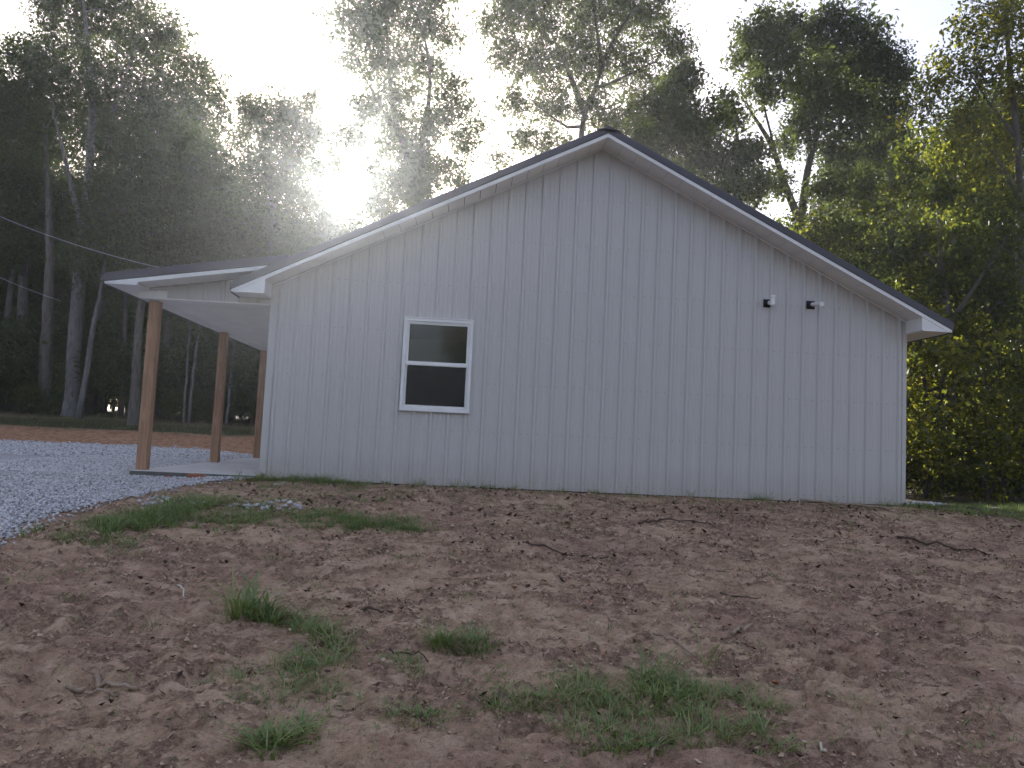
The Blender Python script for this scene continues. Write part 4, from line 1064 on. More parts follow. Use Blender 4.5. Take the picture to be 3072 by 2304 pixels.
for (x, y, k, s, lab) in [(-21.4, 22.7, 2, 0.98, 'dark leafy shrub crowding the edge of the wood behind the gravel yard'), (-19.7, 22.6, 2, 0.73, 'dark leafy shrub crowding the edge of the wood behind the gravel yard'), (-16.7, 23.0, 0, 0.85, 'low leafy shrub at the foot of the left wood, first from the left edge'), (-15.4, 22.4, 2, 0.78, 'low leafy shrub at the foot of the left wood, second from the left edge'), (-13.2, 23.2, 0, 0.89, 'low leafy shrub at the foot of the left wood, third from the left edge'), (-10.9, 23.2, 0, 1.0, 'low leafy shrub at the foot of the left wood, fourth from the left edge'), (-9.1, 22.0, 2, 0.82, 'low leafy shrub at the foot of the left wood, fifth from the left edge'), (-8.1, 23.2, 2, 0.86, 'low leafy shrub at the foot of the left wood, sixth from the left edge'), (-6.0, 22.8, 0, 1.02, 'low leafy shrub at the foot of the left wood, seventh from the left edge'), (-4.8, 23.4, 2, 1.05, 'dark leafy shrub crowding the edge of the wood behind the gravel yard'), (-1.7, 23.4, 0, 0.71, 'dark leafy shrub crowding the edge of the wood behind the gravel yard'), (-23.7, 25.5, 1, 1.27, 'dark leafy shrub crowding the edge of the wood behind the gravel yard'), (-21.3, 25.7, 1, 1.06, 'dark leafy shrub crowding the edge of the wood behind the gravel yard'), (-20.5, 25.6, 0, 1.46, 'dark leafy shrub crowding the edge of the wood behind the gravel yard'), (-17.2, 25.2, 0, 1.24, 'dark leafy shrub crowding the edge of the wood behind the gravel yard'), (-16.1, 24.7, 0, 1.26, 'dark leafy shrub crowding the edge of the wood behind the gravel yard'), (-13.7, 25.3, 1, 1.06, 'dark leafy shrub crowding the edge of the wood behind the gravel yard'), (-11.8, 25.6, 0, 1.18, 'dark leafy shrub crowding the edge of the wood behind the gravel yard'), (-10.1, 25.6, 0, 1.12, 'dark leafy shrub crowding the edge of the wood behind the gravel yard'), (-7.9, 24.5, 0, 1.24, 'dark leafy shrub crowding the edge of the wood behind the gravel yard'), (-6.5, 25.5, 0, 1.13, 'dark leafy shrub crowding the edge of the wood behind the gravel yard'), (-4.5, 25.1, 0, 1.43, 'dark leafy shrub crowding the edge of the wood behind the gravel yard'), (-2.8, 24.4, 1, 1.49, 'dark leafy shrub crowding the edge of the wood behind the gravel yard'), (-0.4, 25.1, 1, 1.08, 'dark leafy shrub crowding the edge of the wood behind the gravel yard'), (-27.1, 28.9, 1, 1.18, 'dark leafy shrub crowding the edge of the wood behind the gravel yard'), (-24.8, 28.8, 0, 1.06, 'dark leafy shrub crowding the edge of the wood behind the gravel yard'), (-22.4, 29.5, 0, 1.28, 'dark leafy shrub crowding the edge of the wood behind the gravel yard'), (-19.7, 29.0, 0, 1.39, 'dark leafy shrub crowding the edge of the wood behind the gravel yard'), (-16.7, 29.6, 0, 1.44, 'dark leafy shrub crowding the edge of the wood behind the gravel yard'), (-14.5, 29.3, 0, 1.16, 'dark leafy shrub crowding the edge of the wood behind the gravel yard'), (-10.9, 29.0, 0, 1.12, 'dark leafy shrub crowding the edge of the wood behind the gravel yard'), (-8.8, 29.4, 0, 1.4, 'dark leafy shrub crowding the edge of the wood behind the gravel yard'), (-6.5, 28.5, 0, 1.47, 'dark leafy shrub crowding the edge of the wood behind the gravel yard'), (-3.8, 29.7, 1, 1.06, 'dark leafy shrub crowding the edge of the wood behind the gravel yard'), (-0.8, 29.8, 0, 1.33, 'dark leafy shrub crowding the edge of the wood behind the gravel yard'), (2.1, 29.6, 0, 1.05, 'dark leafy shrub crowding the edge of the wood behind the gravel yard'), (-33.2, 32.1, 1, 1.52, 'dark leafy shrub crowding the edge of the wood behind the gravel yard'), (-29.8, 31.9, 1, 1.29, 'dark leafy shrub crowding the edge of the wood behind the gravel yard'), (-27.3, 32.1, 1, 1.43, 'dark leafy shrub crowding the edge of the wood behind the gravel yard'), (-24.1, 31.8, 1, 1.53, 'dark leafy shrub crowding the edge of the wood behind the gravel yard'), (-21.6, 32.7, 1, 1.21, 'dark leafy shrub crowding the edge of the wood behind the gravel yard'), (-19.0, 32.0, 1, 1.48, 'dark leafy shrub crowding the edge of the wood behind the gravel yard'), (-15.9, 31.6, 1, 1.24, 'dark leafy shrub crowding the edge of the wood behind the gravel yard'), (-12.1, 32.1, 1, 1.41, 'dark leafy shrub crowding the edge of the wood behind the gravel yard'), (-10.1, 32.1, 1, 1.24, 'dark leafy shrub crowding the edge of the wood behind the gravel yard'), (-6.8, 32.1, 1, 1.55, 'dark leafy shrub crowding the edge of the wood behind the gravel yard'), (-4.4, 31.2, 1, 1.6, 'dark leafy shrub crowding the edge of the wood behind the gravel yard'), (-0.9, 31.9, 1, 1.48, 'dark leafy shrub crowding the edge of the wood behind the gravel yard'), (-32.5, 36.5, 1, 1.44, 'dark leafy shrub crowding the edge of the wood behind the gravel yard'), (-29.6, 37.1, 1, 1.59, 'dark leafy shrub crowding the edge of the wood behind the gravel yard'), (-27.3, 36.5, 1, 1.57, 'dark leafy shrub crowding the edge of the wood behind the gravel yard'), (-23.9, 37.9, 1, 1.37, 'dark leafy shrub crowding the edge of the wood behind the gravel yard'), (-21.3, 37.2, 1, 1.57, 'dark leafy shrub crowding the edge of the wood behind the gravel yard'), (-18.3, 36.3, 1, 1.36, 'dark leafy shrub crowding the edge of the wood behind the gravel yard'), (-15.1, 36.3, 1, 1.4, 'dark leafy shrub crowding the edge of the wood behind the gravel yard'), (-12.7, 37.4, 1, 1.58, 'dark leafy shrub crowding the edge of the wood behind the gravel yard'), (-9.7, 37.7, 1, 1.25, 'dark leafy shrub crowding the edge of the wood behind the gravel yard'), (-6.6, 36.3, 1, 1.41, 'dark leafy shrub crowding the edge of the wood behind the gravel yard'), (-3.5, 37.7, 1, 1.42, 'dark leafy shrub crowding the edge of the wood behind the gravel yard'), (-0.8, 37.3, 1, 1.54, 'dark leafy shrub crowding the edge of the wood behind the gravel yard'), (-39.9, 45.2, 1, 1.59, 'dark leafy shrub crowding the edge of the wood behind the gravel yard'), (-36.6, 44.6, 1, 1.31, 'dark leafy shrub crowding the edge of the wood behind the gravel yard'), (-33.8, 44.4, 1, 1.43, 'dark leafy shrub crowding the edge of the wood behind the gravel yard'), (-31.6, 45.0, 1, 1.55, 'dark leafy shrub crowding the edge of the wood behind the gravel yard'), (-28.5, 45.4, 1, 1.48, 'dark leafy shrub crowding the edge of the wood behind the gravel yard'), (-25.9, 45.2, 1, 1.56, 'dark leafy shrub crowding the edge of the wood behind the gravel yard'), (-22.4, 44.1, 1, 1.6, 'dark leafy shrub crowding the edge of the wood behind the gravel yard'), (-20.2, 45.9, 1, 1.51, 'dark leafy shrub crowding the edge of the wood behind the gravel yard'), (-16.3, 44.1, 1, 1.56, 'dark leafy shrub crowding the edge of the wood behind the gravel yard'), (-13.4, 45.3, 1, 1.51, 'dark leafy shrub crowding the edge of the wood behind the gravel yard'), (-11.5, 44.4, 1, 1.3, 'dark leafy shrub crowding the edge of the wood behind the gravel yard'), (-7.6, 45.6, 1, 1.25, 'dark leafy shrub crowding the edge of the wood behind the gravel yard'), (-5.1, 45.4, 1, 1.21, 'dark leafy shrub crowding the edge of the wood behind the gravel yard'), (-1.8, 44.3, 1, 1.22, 'dark leafy shrub crowding the edge of the wood behind the gravel yard'), (-14.6, 25.6, 0, 1.35, 'dark leafy shrub crowding the edge of the wood behind the gravel yard'), (-13.2, 27.6, 0, 1.4, 'dark leafy shrub crowding the edge of the wood behind the gravel yard'), (-16.2, 28.2, 0, 1.4, 'dark leafy shrub crowding the edge of the wood behind the gravel yard'), (-7.9, 26.2, 0, 1.3, 'dark leafy shrub crowding the edge of the wood behind the gravel yard'), (-6.6, 27.8, 0, 1.35, 'dark leafy shrub crowding the edge of the wood behind the gravel yard'), (-11.8, 26.4, 0, 1.3, 'dark leafy shrub crowding the edge of the wood behind the gravel yard')]:
    kS[k].place("leafy_shrub", lab, "shrub", GS, x, y, rz(), s)
# right wood beside the house
GR = "yellow-green saplings of the right wood"
for (x, y, k, s, lab) in [(12.7, 6.8, 0, 1.0, 'tall bushy bright sapling, fifth from the wall corner in the right undergrowth'), (14.6, 7.6, 0, 0.95, 'tall bushy bright sapling, eighth from the wall corner in the right undergrowth'), (16.4, 8.0, 0, 1.05, 'tall bushy bright sapling, twelfth from the wall corner in the right undergrowth'), (13.4, 9.8, 0, 1.05, 'tall bushy bright sapling, fourth from the wall corner in the right undergrowth'), (17.6, 10.2, 0, 1.0, 'tall bushy bright sapling, tenth from the wall corner in the right undergrowth'), (13.2, 6.0, 1, 0.9, 'low bright sapling, sixth from the wall corner in the right undergrowth'), (14.8, 6.2, 1, 1.0, 'low bright sapling, eleventh from the wall corner in the right undergrowth'), (16.6, 6.6, 1, 1.0, 'low bright sapling, thirteenth from the wall corner in the right undergrowth'), (12.6, 9.6, 2, 0.85, 'tree-sized bright sapling, second from the wall corner in the right undergrowth'), (13.8, 13, 2, 0.95, 'tree-sized bright sapling, first from the wall corner in the right undergrowth'), (15.8, 14.5, 2, 1.0, 'tree-sized bright sapling, third from the wall corner in the right undergrowth'), (17.0, 12.0, 2, 0.9, 'tree-sized bright sapling, seventh from the wall corner in the right undergrowth'), (18.6, 13.0, 2, 1.0, 'tree-sized bright sapling, ninth from the wall corner in the right undergrowth')]:
    kB[k].place("leafy_sapling", lab, "sapling", GR, x, y, rz(), s)
GRd = "dark trees deep in the right wood"
for (x, y, k, s) in [(21, 17.5, 2, 0.8), (25, 20, 0, 0.9), (22.5, 24, 1, 0.8), (28.5, 26, 1, 0.95), (25, 31, 0, 1.0), (32, 33, 1, 1.0), (28, 39, 0, 1.05), (37, 38, 1, 1.1), (19.5, 31, 2, 0.75), (23, 44, 2, 0.9)]:
    kT[k].place("wood_tree", "dark background tree deep in the wood right of the house", "tree", GRd, x, y, rz(), s)
GRs = "dark undergrowth of the right wood"
for (x, y, k, s) in [(16.2, 12.5, 1, 0.9), (18.2, 11.6, 1, 0.9), (20, 12.5, 1, 1.0), (17, 15.5, 1, 0.9), (20.4, 15.5, 1, 1.05), (13.9, 8.2, 2, 1.0), (16.8, 9.3, 0, 0.7), (18.6, 9.2, 0, 0.8), (15.2, 8.9, 2, 1.1), (22.5, 15, 0, 1.1), (24.5, 17, 1, 1.1), (18.8, 19, 1, 1.1), (22, 20, 1, 1.2), (26, 23, 1, 1.2)]:
    kS[k].place("leafy_shrub", "dark undergrowth shrub beneath the trees right of the house", "shrub", GRs, x, y, rz(), s)
# trees behind the photographer, mirrored in the window; last two added on the right to block sky
GBk = "trees across the clearing mirrored in the window"
for (x, y, k, s) in [(-16, -30, 2, 0.6), (-9, -33, 2, 0.62), (-3, -30, 2, 0.66), (3, -32, 2, 0.58), (9, -30, 2, 0.64), (15, -33, 2, 0.6), (-23, -28, 2, 0.65), (21, -29, 2, 0.66), (19, -2, 2, 0.8), (20, 4, 2, 0.85)]:
    kT[k].place("wood_tree", "unseen tree by the clearing, mirrored in the window or added to block sky", "tree", GBk, x, y, rz(), s)

# ------------------------------------------------------------------ grass
def blades(P, h, w, seed, bend=.5, out=None):
    """curved grass blades: three-step strips, five triangles each (as two quads and a tip)"""
    r = np.random.default_rng(seed); n = len(P)
    a = r.random(n) * 2 * math.pi; dirv = np.stack([np.cos(a), np.sin(a)], 1)
    if out is not None:
        dirv = dirv * .45 + out / (np.linalg.norm(out, axis=1)[:, None] + 1e-6) * .8; dirv /= np.linalg.norm(dirv, axis=1)[:, None]
    H = h * (.3 + .9 * r.random(n) ** 1.4); B_ = H * bend * (.2 + 1.6 * r.random(n)); Wd = w * (.6 + .7 * r.random(n))
    side = np.stack([-dirv[:, 1], dirv[:, 0]], 1)
    rows = []
    for t, ww in ((0, .8), (.4, 1.0), (.75, .65)):
        c = np.concatenate([dirv * (B_ * t * t)[:, None], (H * (t - .28 * t * t * bend * 1.3))[:, None]], 1) + P
        o = np.concatenate([side * (Wd * ww * .5)[:, None], np.zeros((n, 1))], 1)
        rows += [c - o, c + o]
    tip = np.concatenate([dirv * B_[:, None], (H * (1 - .28 * bend * 1.3))[:, None]], 1) + P
    V = np.stack(rows + [tip], 1).reshape(-1, 3)
    q = np.array([(0, 1, 3), (0, 3, 2), (2, 3, 5), (2, 5, 4), (4, 5, 6)])
    F = (q[None] + (7 * np.arange(n))[:, None, None]).reshape(-1, 3)
    return V, F
LAND = [(1.6, -5.95, 'tall broad-bladed tuft'), (2.8, -6.26, 'neat middle tuft'), (2.1, -7.4, 'spiky lowest tuft'), (3.7, -7.0, 'largest grass patch'), (1.2, -6.95, 'stout broken branch'),
        (5.05, -2.25, 'dark knobbly root'), (4.22, -6.42, 'upright green stalk'), (1.7, -2.9, 'wide dark green patch'), (7.8, -2.9, 'dark branch on the right'), (3.7, -3.85, 'long thin root'),
        (4.4, -7.4, 'whitish splinter'), (4.6, -5.85, 'short pale stick'), (4.9, -4.4, 'long slanting tan twig'), (2.3, -5.78, 'flat bark strip'), (.95, -5.45, 'curved pale twig'), (-.2, -3.2, 'thick patch by the gravel'), (7.9, -.2, 'pale-ended branch'), (5.95, -5.3, 'dry twig on the right'), (2.35, -.3, 'window wall')]
USED = set()
def place_label(prefix, x, y):
    order = sorted(LAND, key=lambda q: math.hypot(q[0] - x, q[1] - y))
    def side(q):
        dx, dy = x - q[0], y - q[1]
        if abs(dx) >= abs(dy): return 'left of' if dx < 0 else 'right of'
        return 'in front of' if dy < 0 else 'just behind'
    opts = [f"{prefix} {side(q)} the {q[2]}" for q in order[:3]]
    opts += [f"{prefix} between the {order[a][2]} and the {order[b][2]}" for a, b in ((0, 1), (0, 2), (1, 2), (0, 3), (1, 3))]
    for o in opts:
        if o not in USED and len(o.split()) <= 16:
            USED.add(o); return o
    return opts[0]
def grass_obj(name, label, cat, spots, mat, seed, kind=None, group=None):
    """spots: (x, y, rx, ry, count, height, width)"""
    r = np.random.default_rng(seed); Ps = []; Hs = []; Ws = []
    Vs = []; Fs = []; c = 0
    x0, y0 = spots[0][0], spots[0][1]; org = np.array([x0, y0, g1(x0, y0)])
    for i, (x, y, rx, ry, cnt, h, w_) in enumerate(spots):
        cnt = int(cnt * 1.35) if cnt > 60 else cnt; rx *= 1.45; ry *= 1.45; h *= 1.1
        nc = max(2, cnt // 26)
        ctr = np.stack([x + rx * r.standard_normal(nc) * .6, y + ry * r.standard_normal(nc) * .6], 1)
        k = r.integers(0, nc, cnt); o_ = r.standard_normal((cnt, 2)) * min(.034, .45 * rx); q = ctr[k] + o_; big_ = (.55 + .9 * r.random(nc) ** 1.5)[k]
        z = gz(q[:, 0], q[:, 1]) - .008
        V, F = blades(np.column_stack([q, z]) - org, h * big_, w_ * .9, seed + i, .95, o_)
        Vs.append(V); Fs.append(F + c); c += len(V)
    o = link(name, mesh_np(name, np.concatenate(Vs), np.concatenate(Fs)), mat)
    o.location = org
    return tag(o, label, cat, group, kind)
gp = grass_obj
gp("grass_patch", "thick green grass patch at the edge of the gravel yard", "grass", [(-.22, -3.2, .26, .42, 2900, .13, .007), (-.05, -2.6, .22, .35, 1700, .14, .007), (-.1, -4.1, .28, .16, 800, .08, .005)], GRASS, 1, "stuff")
gp("grass_patch", "low green grass patch right of the thick patch by the gravel", "grass", [(.62, -2.9, .22, .4, 1500, .10, .006), (.80, -2.1, .25, .4, 800, .08, .005), (.5, -1.2, .4, .35, 500, .06, .005)], GRASS, 2, "stuff")
gp("grass_patch", "wide dark green grass patch below the window side of the wall", "grass", [(1.35, -2.75, .25, .26, 1400, .085, .006), (1.9, -3.02, .26, .2, 1700, .10, .006), (2.2, -3.15, .15, .12, 600, .09, .006), (1.6, -1.45, .3, .2, 500, .07, .005), (2.5, -1.3, .5, .3, 350, .05, .004)], GRASS, 3, "stuff")
gp("grass_strip", "sparse weedy grass strip along the foot of the white wall", "grass", [(.25, -.28, .3, .14, 900, .11, .006), (.95, -.25, .35, .12, 900, .13, .006), (1.5, -.45, .5, .25, 700, .08, .005), (.6, -.8, .5, .25, 600, .07, .005), (2.9, -.5, .6, .25, 360, .07, .004), (4.2, -.6, .7, .3, 330, .07, .004), (5.6, -.5, .7, .25, 300, .07, .004), (7.2, -.5, .8, .25, 330, .08, .004), (8.6, -.4, .5, .2, 240, .09, .005), (.5, -.10, .5, .05, 160, .16, .005), (1.6, -.12, .6, .05, 150, .15, .005), (3.0, -.10, .6, .05, 120, .14, .005), (4.9, -.10, .7, .05, 130, .13, .005), (6.6, -.10, .7, .05, 130, .14, .005), (8.3, -.10, .5, .05, 150, .17, .005), (3.4, -1.5, .8, .4, 300, .05, .004), (6.0, -1.3, .9, .3, 300, .05, .004)], GRASS, 4, "stuff")
gp("grass_tuft", "tall broad-bladed grass tuft standing alone on the left foreground dirt", "grass tuft", [(1.58, -5.93, .07, .06, 130, .26, .013), (1.66, -5.97, .16, .08, 260, .13, .008)], GRASS, 5)
gp("grass_patch", "short grass trailing right of the tall broad-bladed tuft", "grass", [(1.88, -6.08, .12, .09, 330, .08, .006), (2.02, -6.2, .08, .08, 160, .07, .005)], GRASS, 6, "stuff")
gp("grass_tuft", "neat green grass tuft on bare dirt in the middle foreground", "grass tuft", [(2.74, -6.25, .06, .05, 190, .11, .007), (2.88, -6.27, .05, .05, 190, .12, .007)], GRASS, 7)
gp("grass_patch", "straggly weed patch between the two left foreground tufts", "grass", [(1.9, -6.8, .11, .12, 330, .075, .005), (2.06, -6.55, .1, .1, 260, .09, .006), (2.14, -6.9, .09, .1, 220, .08, .006), (2.12, -6.42, .06, .06, 110, .10, .007)], GRASS, 8, "stuff")
gp("grass_tuft", "spiky grass tuft nearest the camera at lower left", "grass tuft", [(2.12, -7.40, .08, .05, 210, .13, .010), (2.04, -7.42, .12, .05, 120, .07, .008)], GRASS, 9)
gp("grass_patch", "largest green grass patch in the lower middle of the dirt", "grass", [(3.15, -7.05, .16, .12, 480, .075, .005), (3.42, -6.9, .18, .14, 560, .085, .005), (3.75, -6.95, .2, .16, 800, .10, .006), (3.98, -6.82, .16, .12, 560, .10, .006), (4.25, -6.9, .14, .12, 380, .08, .005), (3.5, -7.3, .2, .09, 420, .08, .006), (3.85, -7.34, .2, .08, 420, .08, .006), (3.78, -6.72, .05, .05, 90, .17, .008), (4.05, -7.25, .08, .06, 150, .10, .006)], GRASS, 10, "stuff")
gp("grass_patch", "thin creeping grass left of the largest lower patch", "grass", [(2.55, -7.1, .12, .08, 260, .06, .005), (2.72, -7.12, .08, .06, 180, .06, .005), (2.55, -6.6, .12, .1, 210, .06, .005), (2.95, -6.6, .1, .1, 110, .07, .005)], GRASS, 11, "stuff")
gp("grass_strip", "grass verge beside the right corner of the house", "grass", [(9.35, -.1, .15, .12, 500, .10, .006), (9.8, -.4, .35, .2, 900, .09, .006), (10.5, -.6, .4, .2, 900, .11, .006), (10.2, .4, .5, .4, 500, .09, .006), (11.4, .4, .7, .5, 800, .12, .007), (8.8, -1.2, .5, .3, 260, .05, .004)], GRASS, 12, "stuff")
gp("tall_seedling", "lone upright green stalk at the right end of the largest grass patch", "seedling", [(4.22, -6.42, .012, .012, 7, .30, .010)], GRASS, 13)
gp("tall_seedling", "leaning thin green stalk just behind the largest grass patch", "seedling", [(3.97, -6.40, .012, .012, 8, .20, .009)], GRASS, 14)
r_s = random.Random(8)
SMALL = [(0.25, -4.81), (0.38, -5.65), (0.84, -6.13), (1.07, -6.18), (1.56, -6.91), (1.85, -5.15), (2.19, -5.23), (2.83, -5.26), (3.57, -5.82), (3.71, -5.85), (3.73, -4.14), (5.41, -4.57), (6.01, -1.36), (3.68, -3.53), (4.8, -7.25), (5.07, -7.05), (4.8, -6.91), (4.11, -3.05), (2.98, -6.16), (5.07, -5.81), (4.56, -6.25), (6.9, -3.0), (7.4, -1.9), (6.4, -6.0), (5.5, -6.9), (2.4, -4.3), (1.3, -4.4), (.3, -6.3), (2.96, -7.02)]
for i, (x, y) in enumerate(SMALL):
    gp("weed_sprig", place_label("tiny weed sprig", x, y), "weed", [(x, y, .05, .04, r_s.randint(22, 55), r_s.uniform(.04, .075), .0055)], GRASS if i % 3 else GRASS_DRY, 40 + i, None, "weed sprigs on the dirt")
xv, yv, rv = scatter(-.8, 10.0, -8.0, -.15, 17000, 33, lambda x, y, r: (gravel_sd(x, y) < -.02) & (r.random(len(x)) < .04 + .75 * np.maximum(0, fbm(x * .9, y * 1.3, 3, 18) - .02) + .25 * ss(-1.6, -.2, y)))
kk = rv.integers(2, 6, len(xv)); xv = xv.repeat(kk); yv = yv.repeat(kk); o_ = rv.standard_normal((len(xv), 2)) * .018; xv = xv + o_[:, 0]; yv = yv + o_[:, 1]
V, F = blades(np.column_stack([xv, yv, gz(xv, yv) - .006]), .058, .005, 78, .95, o_)
tag(link("sparse_grass", mesh_np("sparse_grass", V, F), GRASS), "sparse single grass sprouts thinly spread over the dirt slope", "grass", kind="stuff")
# verge in front of the left wood
xv, yv, rv = scatter(-24, 1.5, 16.8, 22.5, 9000, 31, lambda x, y, r: r.random(len(x)) < .35 + .9 * fbm(x * .5, y * .5, 2, 12))
V, F = blades(np.column_stack([xv, yv, gz(xv, yv) - .01]), .22, .018, 77, .7)
tag(link("rough_grass", mesh_np("rough_grass", V, F), GRASS_DRY), "rough low grass verge between red dirt bank and left wood", "grass", kind="stuff")

# ------------------------------------------------------------------ loose things on the dirt
xl, yl, rl = scatter(-1.0, 10.0, -8.0, -.3, 42000, 21, lambda x, y, r: (gravel_sd(x, y) < -.05) & (r.random(len(x)) < (.10 + .55 * crumb(x, y)) * (.5 + 1.3 * fbm(x * 1.1, y * 1.1, 3, 15))))
n = len(xl); C = np.column_stack([xl, yl, gz(xl, yl) + .006 + .008 * rl.random(n)])
a = rl.random(n) * 6.283; ln_ = (.014 + .045 * rl.random(n) ** 3) * np.interp(yl, [-8, -5, -1], [.8, 1.0, 1.5]); wl = ln_ * (.35 + .35 * rl.random(n))
d = np.column_stack([np.cos(a), np.sin(a), .25 * rl.standard_normal(n)]); s = np.column_stack([-np.sin(a), np.cos(a), .3 * rl.standard_normal(n)])
upv = np.column_stack([np.zeros(n), np.zeros(n), .02 * rl.random(n) * (ln_ / .05)])
V = np.stack([C - d * ln_[:, None] * .5 + upv * .5, C - s * wl[:, None] * .5 + upv * 1.2, C, C + s * wl[:, None] * .5 + upv, C + d * ln_[:, None] * .5 + upv * 1.5], 1).reshape(-1, 3)
F = (np.array([(0, 1, 2), (1, 4, 2), (4, 3, 2), (3, 0, 2)])[None] + (5 * np.arange(n))[:, None, None]).reshape(-1, 3)
tag(link("fallen_leaves", mesh_np("fallen_leaves", V, F), LITTER), "small curled brown dead leaves strewn over the dirt slope", "dead leaves", kind="stuff")
def crumbs(P, size, seed):
    """low irregular lumps: a rough square base and an off-centre top, four triangles each"""
    r = np.random.default_rng(seed); n = len(P)
    a = r.random(n) * 6.283
    cn = np.array([0, 1, 2, 3]) * (math.pi / 2)
    ang = a[:, None] + cn[None] + .5 * (r.random((n, 4)) - .5); rad = size[:, None] * (.45 + .5 * r.random((n, 4)))
    base = np.stack([np.cos(ang) * rad, np.sin(ang) * rad * .8, -.15 * size[:, None] * np.ones((n, 4))], -1)
    top = np.stack([.35 * size * r.standard_normal(n), .25 * size * r.standard_normal(n), size * (.35 + .45 * r.random(n))], -1)
    V = np.concatenate([base, top[:, None]], 1) + P[:, None]
    F = (np.array([(0, 1, 4), (1, 2, 4), (2, 3, 4), (3, 0, 4)])[None] + (5 * np.arange(n))[:, None, None]).reshape(-1, 3)
    return V.reshape(-1, 3), F
parts_ = []
for (xa, xb, ya_, yb_, cnt, sz, sd_) in ((.2, 6.4, -7.9, -5.2, 60000, .0085, 201), (-1.0, 9.0, -5.2, -2.6, 45000, .013, 202), (-1.0, 10.2, -2.6, -.1, 26000, .017, 203)):
    xk, yk, rk = scatter(xa, xb, ya_, yb_, cnt, sd_, lambda x, y, r: (gravel_sd(x, y) < -.03) & (r.random(len(x)) < .04 + .96 * crumb(x, y) ** 1.5))
    parts_.append((xk, yk, sz * (.6 + 1.9 * rk.random(len(xk)) ** 4)))
xk = np.concatenate([p[0] for p in parts_]); yk = np.concatenate([p[1] for p in parts_]); zk = np.concatenate([p[2] for p in parts_])
V, F = crumbs(np.column_stack([xk, yk, gz(xk, yk)]), zk, 23)
tag(link("dirt_clods", mesh_np("dirt_clods", V, F), CLOD), "crumbly brown clods and grit lying on the dirt slope", "clods", kind="stuff")

def stick(label, pts, r0, r1, mat, lift=.012, sides=6, fork=None, group=None, name="stick"):
    P_ = []
    for a, b in zip(pts[:-1], pts[1:]):
        m = 4
        for i in range(m): P_.append((a[0] + (b[0] - a[0]) * i / m, a[1] + (b[1] - a[1]) * i / m))
    P_.append(pts[-1])
    org = Vector((P_[0][0], P_[0][1], g1(*P_[0])))
    Q = []
    for i, (x, y) in enumerate(P_):
        j = .005 if 0 < i < len(P_) - 1 else 0
        Q.append(Vector((x + random.uniform(-j, j), y + random.uniform(-j, j), g1(x, y) + lift + random.uniform(0, .008))) - org)
    m = len(Q)
    mb = MB().tube(Q, [max(.003, (r0 + (r1 - r0) * i / (m - 1)) * random.uniform(.85, 1.15)) for i in range(m)], sides)
    if fork:
        for (i, dx, dy, l) in fork:
            mb.tube([Q[i], Q[i] + Vector((dx, dy, .03)) * .5 * l, Q[i] + Vector((dx, dy, .02)) * l], [r0 * .55, r0 * .4, r0 * .2], 5)
    o = mb.build(name, mat, None, 0, True)
    o.location = org
    return tag(o, label, "stick", group)
stick("stout pale broken branch curving on the lower left dirt", [(1.09, -6.83), (1.15, -6.92), (1.24, -7.00), (1.36, -7.01)], .013, .008, TWIGP, .016, 8, [(0, -.5, .3, .12), (2, .3, .5, .1)])
stick("thin straight twig lying just below the stout pale broken branch", [(1.12, -7.0), (1.22, -7.05), (1.30, -7.08)], .007, .004, TWIGP)
stick("short cut stub beside the stout pale broken branch", [(1.03, -6.98), (1.09, -6.94)], .013, .012, TWIGP, .012, 8)
stick("dark knobbly root arched over the dirt below the middle of the wall", [(4.71, -2.47), (4.9, -2.2), (5.05, -2.2), (5.25, -2.36), (5.55, -2.5)], .013, .005, TWIGD, .03, 7)
stick("long pale-ended branch lying against the right foot of the wall", [(7.55, -.10), (7.9, -.25), (8.3, -.42), (8.55, -.66)], .013, .02, TWIGP, .03, 7, [(5, .5, -.2, .25)])
stick("dark branch lying alone on the right side of the dirt", [(7.5, -2.62), (7.75, -2.76), (8.0, -3.05), (8.15, -3.2)], .014, .006, TWIGD, .02, 7)
stick("short pale stick right of the upright green stalk", [(4.50, -5.97), (4.58, -5.87), (4.72, -5.74)], .013, .010, TWIGP, .014, 8)
stick("grey stick slanting left of the upright green stalk", [(4.02, -5.92), (4.10, -6.08), (4.19, -6.26)], .008, .006, TWIGP)
stick("whitish splinter of wood at the bottom edge of the dirt", [(4.375, -7.46), (4.41, -7.34)], .008, .007, TWIGW, .012, 4)
stick("forked twig at the bottom of the largest grass patch", [(3.62, -7.52), (3.68, -7.38), (3.76, -7.28)], .007, .004, TWIGP, .018, 6, [(4, -.2, .5, .12)])
stick("curved pale twig upright-ended on the left dirt above the tall tuft", [(.92, -5.36), (.98, -5.42), (1.05, -5.6)], .007, .004, TWIGW, .02)
stick("flat dark bark strip on the left of the middle dirt", [(2.20, -5.80), (2.30, -5.76), (2.40, -5.77)], .010, .006, TWIGD)
stick("long thin root running across the middle of the dirt slope", [(3.38, -3.5), (3.62, -3.8), (3.8, -4.02), (4.1, -3.97)], .009, .005, TWIGD, .012)
stick("pale thin twig right of the long thin root", [(4.1, -4.32), (4.22, -4.2), (4.36, -3.98)], .007, .004, TWIGP)
stick("slanting tan twig right of centre on the dirt slope", [(4.74, -5.03), (4.9, -5.1), (5.02, -5.12)], .007, .004, TWIGD)
stick("long slanting tan twig below the knobbly root", [(4.7, -4.52), (4.9, -4.35), (5.12, -4.22)], .007, .004, TWIGP)
stick("thin dry twig in the right dirt near the machine prints", [(5.71, -5.36), (5.9, -5.3), (6.18, -5.21)], .007, .004, TWIGP)
stick("pale twig stuck in the weeds at the left foot of the wall", [(.42, -.85), (.47, -.72), (.53, -.60)], .012, .006, TWIGW, .03)
stick("dark twig lying below the neat middle tuft", [(2.44, -6.42), (2.55, -6.45), (2.66, -6.52)], .007, .004, TWIGD)
